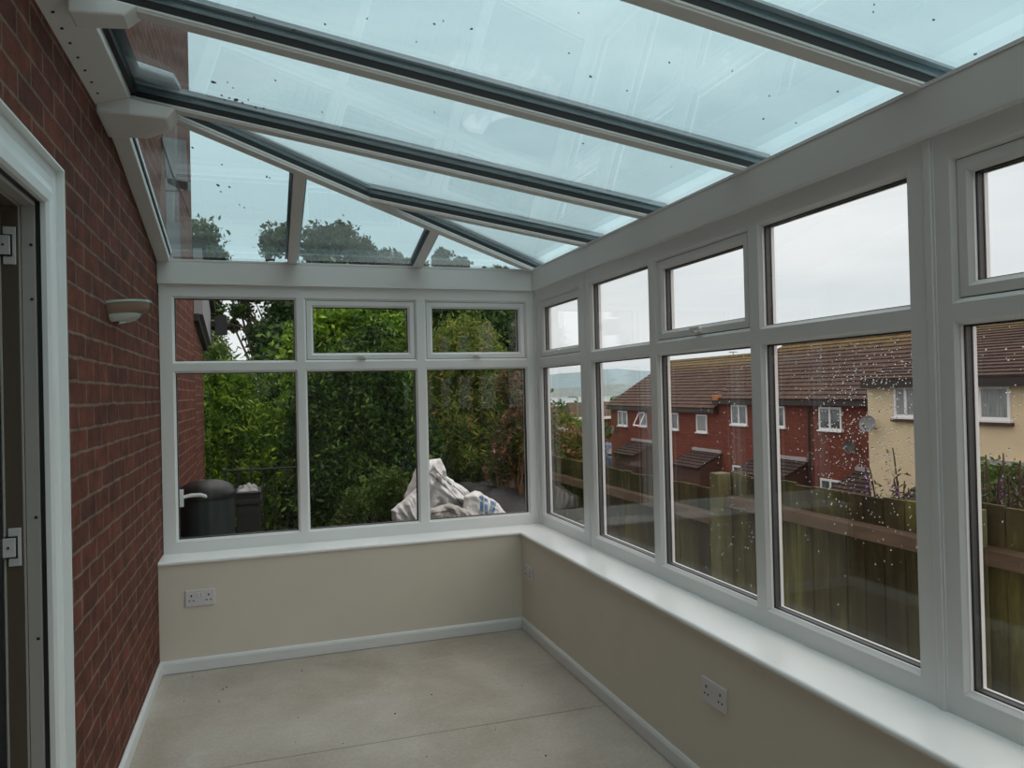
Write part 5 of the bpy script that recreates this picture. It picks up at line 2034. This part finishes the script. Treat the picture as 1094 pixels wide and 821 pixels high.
# white blossoms on the shrub
c_ = at(597, 459, 1, 8.6)
root = empty('white_blossoms', tuple(c_ - np.array([0, 0, .2])), 'white blossoms on top of the pink flowering shrub', 'flowers')
pp = np.array(c_) + rng.normal(size=(90, 3)) * np.array([0.09, 0.04, 0.018])
leaves_mesh('flower_head', pp, 0.05, leafmat('white_petals', [(0, (0.6, 0.62, 0.58)), (1, (0.85, 0.85, 0.82))], 0.2), root, aspect=0.9, org=parent_world(root), kind='stuff')

# brown roofed bungalow beyond the shrubs
p0, p1 = at(612, 447, 1, 52), at(634, 447, 1, 52)
bg = empty('bungalow', (float(p0[0]) + 3, 54, float(p0[2]) - 2.6), 'low brown roofed bungalow with a white gutter beyond the shrubs', 'house')
m = MB()
zE = float(p0[2])
m.box(p0[0] + .1, p0[0] + 9, 52.4, 54.4, zE - 2.6, zE)
m.build('walls', FARBRICK, bg)
m = MB()
m.hexa([(p0[0], 52, zE), (p0[0] + 9.3, 52, zE), (p0[0] + 9.3, 54.8, zE), (p0[0], 54.8, zE)], [(p0[0] + .1, 53.3, zE + 1.25), (p0[0] + 9.3, 53.3, zE + 1.25), (p0[0] + 9.3, 53.5, zE + 1.25), (p0[0] + .1, 53.5, zE + 1.25)])
m.build('roof', plain('brown_bungalow_roof', (0.10, 0.07, 0.05), 0.9, noise=0.25, nscale=1), bg)
m = MB()
m.box(p0[0] - .1, p0[0] + 9.3, 51.85, 52.0, zE - 0.16, zE + 0.06)
m.build('gutter', OUTW, bg)
# street lamp
pl0, pl1 = at(617.5, 455, 1, 48), at(616.5, 424.5, 1, 48)
sl = empty('street_lamp', (float(pl0[0]), 48, gdist(float(pl0[0]), 48)), 'slim grey street lamp standing before the water', 'street lamp')
m = MB()
m.tube([(pl0[0], 48, gdist(float(pl0[0]), 48)), (pl0[0], 48, pl1[2])], [0.07, 0.045], 8)
m.build('pole', plain('lamp_grey', (0.20, 0.24, 0.24), 0.5), sl)
m = MB()
m.tube([(pl0[0], 48, pl1[2] - .05), (pl0[0] - .25, 48, pl1[2] + .03), (pl0[0] - .45, 48, pl1[2] + .03)], 0.04, 6)
m.box(pl0[0] - .75, pl0[0] - .38, 47.92, 48.08, pl1[2] - .02, pl1[2] + .06)
m.build('lantern', plain('lantern_grey', (0.16, 0.18, 0.19), 0.5), sl)

# blue van beside the far house
pv = at(648, 507, 1, 41)
vz = float(at(648, 478, 1, 41)[2])
vn = empty('blue_van', (float(pv[0]), 41, -4.35), 'blue van parked beside the farthest house', 'van')
VB = plain('van_blue', (0.025, 0.055, 0.12), 0.35, spec=0.5)
x0, x1 = float(at(640, 480, 1, 41)[0]), float(at(654, 480, 1, 41)[0])
m = MB()
prof_ = [(39.2, -4.0), (39.1, -3.4), (39.3, -3.05), (39.9, -2.95), (40.5, vz - .05), (41.0, vz + .12), (43.6, vz + .14), (43.8, vz - .1), (43.85, -4.0)]
m.hexa([(x0, y_, z_) for (y_, z_) in prof_], [(x0 + 1.85, y_, z_) for (y_, z_) in prof_])
m.build('body', VB, vn, bevel=0.06)
m = MB()
m.hexa([(x0 + .12, 39.93, -2.90), (x0 + 1.73, 39.93, -2.90), (x0 + 1.73, 40.45, vz - .12), (x0 + .12, 40.45, vz - .12)], [(x0 + .12, 39.86, -2.86), (x0 + 1.73, 39.86, -2.86), (x0 + 1.73, 40.38, vz - .08), (x0 + .12, 40.38, vz - .08)])
m.box(x0 - .012, x0, 40.7, 41.8, -3.0, vz - .15)
m.build('windscreen', PANE, vn)
for (xx, yy) in ((x0 - .02, 40.0), (x0 - .02, 42.9), (x0 + 1.67, 40.0), (x0 + 1.67, 42.9)):
    m = MB()
    m.tube([(xx, yy, -4.03), (xx + .2, yy, -4.03)], 0.32, 18)
    m.build('wheel', RUBBER, vn)

# buddleia bushes with purple spikes just beyond the fence


def buddleia(px, py, x, spread_px, label, nst, seed):
    rg_ = random.Random(seed)
    c_ = at(px, py, 0, x)
    base = (float(c_[0]), float(c_[1]), gdist(float(c_[0]), float(c_[1])))
    root_ = empty('buddleia_bush', base, label, 'shrub', 'buddleia bushes over the fence')
    LP, FP, m_ = [], [], MB()
    for k in range(nst):
        dx = rg_.uniform(-1, 1) * spread_px
        hh = rg_.uniform(-0.32, 0.10)
        tip = Vector((c_[0] + rg_.uniform(-.4, .4), c_[1] - dx, c_[2] + hh))
        st = Vector((base[0] + rg_.uniform(-.1, .1), base[1] + rg_.uniform(-.15, .15), base[2]))
        mid = st.lerp(tip, 0.6) + Vector((0, 0, 0.30))
        pts = []
        for q in range(9):
            t = q / 8
            pts.append(st * (1 - t) ** 2 + mid * 2 * t * (1 - t) + tip * t * t)
        tip2 = tip + (tip - pts[-2]).normalized() * 0.12 + Vector((0, 0, -0.05))
        pts.append(tip2)
        m_.tube(pts, [0.012 * (1 - i / 11) + 0.003 for i in range(len(pts))], 5)
        for q in range(75):
            t = rg_.uniform(0.25, 0.97)
            b_ = st * (1 - t) ** 2 + mid * 2 * t * (1 - t) + tip * t * t
            LP.append((b_.x + rg_.gauss(0, .05), b_.y + rg_.gauss(0, .06), b_.z + rg_.gauss(0, .06)))
        if rg_.random() < 0.28:
            for q in range(46):
                t = rg_.random()
                b_ = pts[-3].lerp(tip2, t)
                w_ = 0.028 * (1.1 - t)
                FP.append((b_.x + rg_.gauss(0, w_), b_.y + rg_.gauss(0, w_), b_.z + rg_.gauss(0, w_)))
    leaves_mesh('foliage', np.array(LP), 0.065, LEAF_BUDD, root_, aspect=0.28, droop=0.5, org=base, kind='stuff')
    fo_ = leaves_mesh('flower_spikes', np.array(FP), 0.022, PETAL_PURPLE, root_, aspect=0.9, org=base, kind='stuff')
    m_.build('stems', BARK, root_)


buddleia(966, 502, 3.2, 0.20, 'arching purple buddleia in front of the pale house wall', 16, 5)
buddleia(1062, 505, 2.9, 0.32, 'fuller purple buddleia seen through the nearest pane', 30, 6)
# greenery filling under the buddleias
bush('leafy_shrub', 1075, 528, 0.2, 0.35, 0.22, 3500, 0.06, LEAF_FERN, 'low green growth behind the fence at the nearest pane', clumps=50)

# ------------------------------------------------------------------ sky and light
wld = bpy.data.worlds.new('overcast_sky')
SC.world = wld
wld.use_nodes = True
nt = wld.node_tree
nt.nodes.clear()
ow = nt.nodes.new('ShaderNodeOutputWorld')
bg_ = nt.nodes.new('ShaderNodeBackground')
tc = nt.nodes.new('ShaderNodeTexCoord')
mp = nt.nodes.new('ShaderNodeMapping')
mp.inputs['Scale'].default_value = (1.2, 1.2, 6.0)
nz = nt.nodes.new('ShaderNodeTexNoise')
nz.inputs['Scale'].default_value = 1.6
nz.inputs['Detail'].default_value = 6
nz.inputs['Roughness'].default_value = 0.5
nz.inputs['Distortion'].default_value = 0.5
rp = nt.nodes.new('ShaderNodeValToRGB')
rp.color_ramp.elements[0].position = 0.30
rp.color_ramp.elements[0].color = (0.76, 0.81, 0.84, 1)
rp.color_ramp.elements[1].position = 0.62
rp.color_ramp.elements[1].color = (0.93, 0.95, 0.96, 1)
nt.links.new(tc.outputs['Generated'], mp.inputs[0])
nt.links.new(mp.outputs[0], nz.inputs['Vector'])
nt.links.new(nz.outputs['Fac'], rp.inputs[0])
# sky strength added overhead and behind the camera, out of view, to brighten the room
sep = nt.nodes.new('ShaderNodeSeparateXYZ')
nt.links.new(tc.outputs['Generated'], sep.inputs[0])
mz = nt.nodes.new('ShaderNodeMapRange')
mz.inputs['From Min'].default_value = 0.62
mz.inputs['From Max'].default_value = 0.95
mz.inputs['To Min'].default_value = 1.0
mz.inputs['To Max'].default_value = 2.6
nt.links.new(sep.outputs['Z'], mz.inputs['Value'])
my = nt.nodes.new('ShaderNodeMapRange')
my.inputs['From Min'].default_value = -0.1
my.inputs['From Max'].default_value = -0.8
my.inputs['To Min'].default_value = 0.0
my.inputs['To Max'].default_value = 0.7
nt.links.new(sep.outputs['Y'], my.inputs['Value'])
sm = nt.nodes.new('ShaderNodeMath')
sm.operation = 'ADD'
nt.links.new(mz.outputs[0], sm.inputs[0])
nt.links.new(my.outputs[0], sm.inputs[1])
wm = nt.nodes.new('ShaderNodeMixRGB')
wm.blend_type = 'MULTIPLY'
wm.inputs[2].default_value = (1.08, 0.93, 0.87, 1)  # warm tint added to the brighter unseen sky, offsets the aqua roof glass
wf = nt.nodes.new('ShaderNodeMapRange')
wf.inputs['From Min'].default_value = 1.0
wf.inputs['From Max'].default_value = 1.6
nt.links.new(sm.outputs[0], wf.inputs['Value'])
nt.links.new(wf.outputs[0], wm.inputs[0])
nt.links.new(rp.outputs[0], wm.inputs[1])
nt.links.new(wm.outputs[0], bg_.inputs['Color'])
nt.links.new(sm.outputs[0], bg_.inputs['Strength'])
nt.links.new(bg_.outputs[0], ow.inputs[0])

SC.view_settings.view_transform = 'Standard'
SC.view_settings.look = 'None'
SC.view_settings.exposure = 0.0
SC.view_settings.gamma = 1.0
SC.view_settings.use_curve_mapping = False
SC.cycles.max_bounces = 10
SC.cycles.diffuse_bounces = 5
SC.cycles.glossy_bounces = 4
SC.cycles.transparent_max_bounces = 24
SC.cycles.transmission_bounces = 6
SC.cycles.sample_clamp_indirect = 6.0
SC.cycles.use_denoising = True
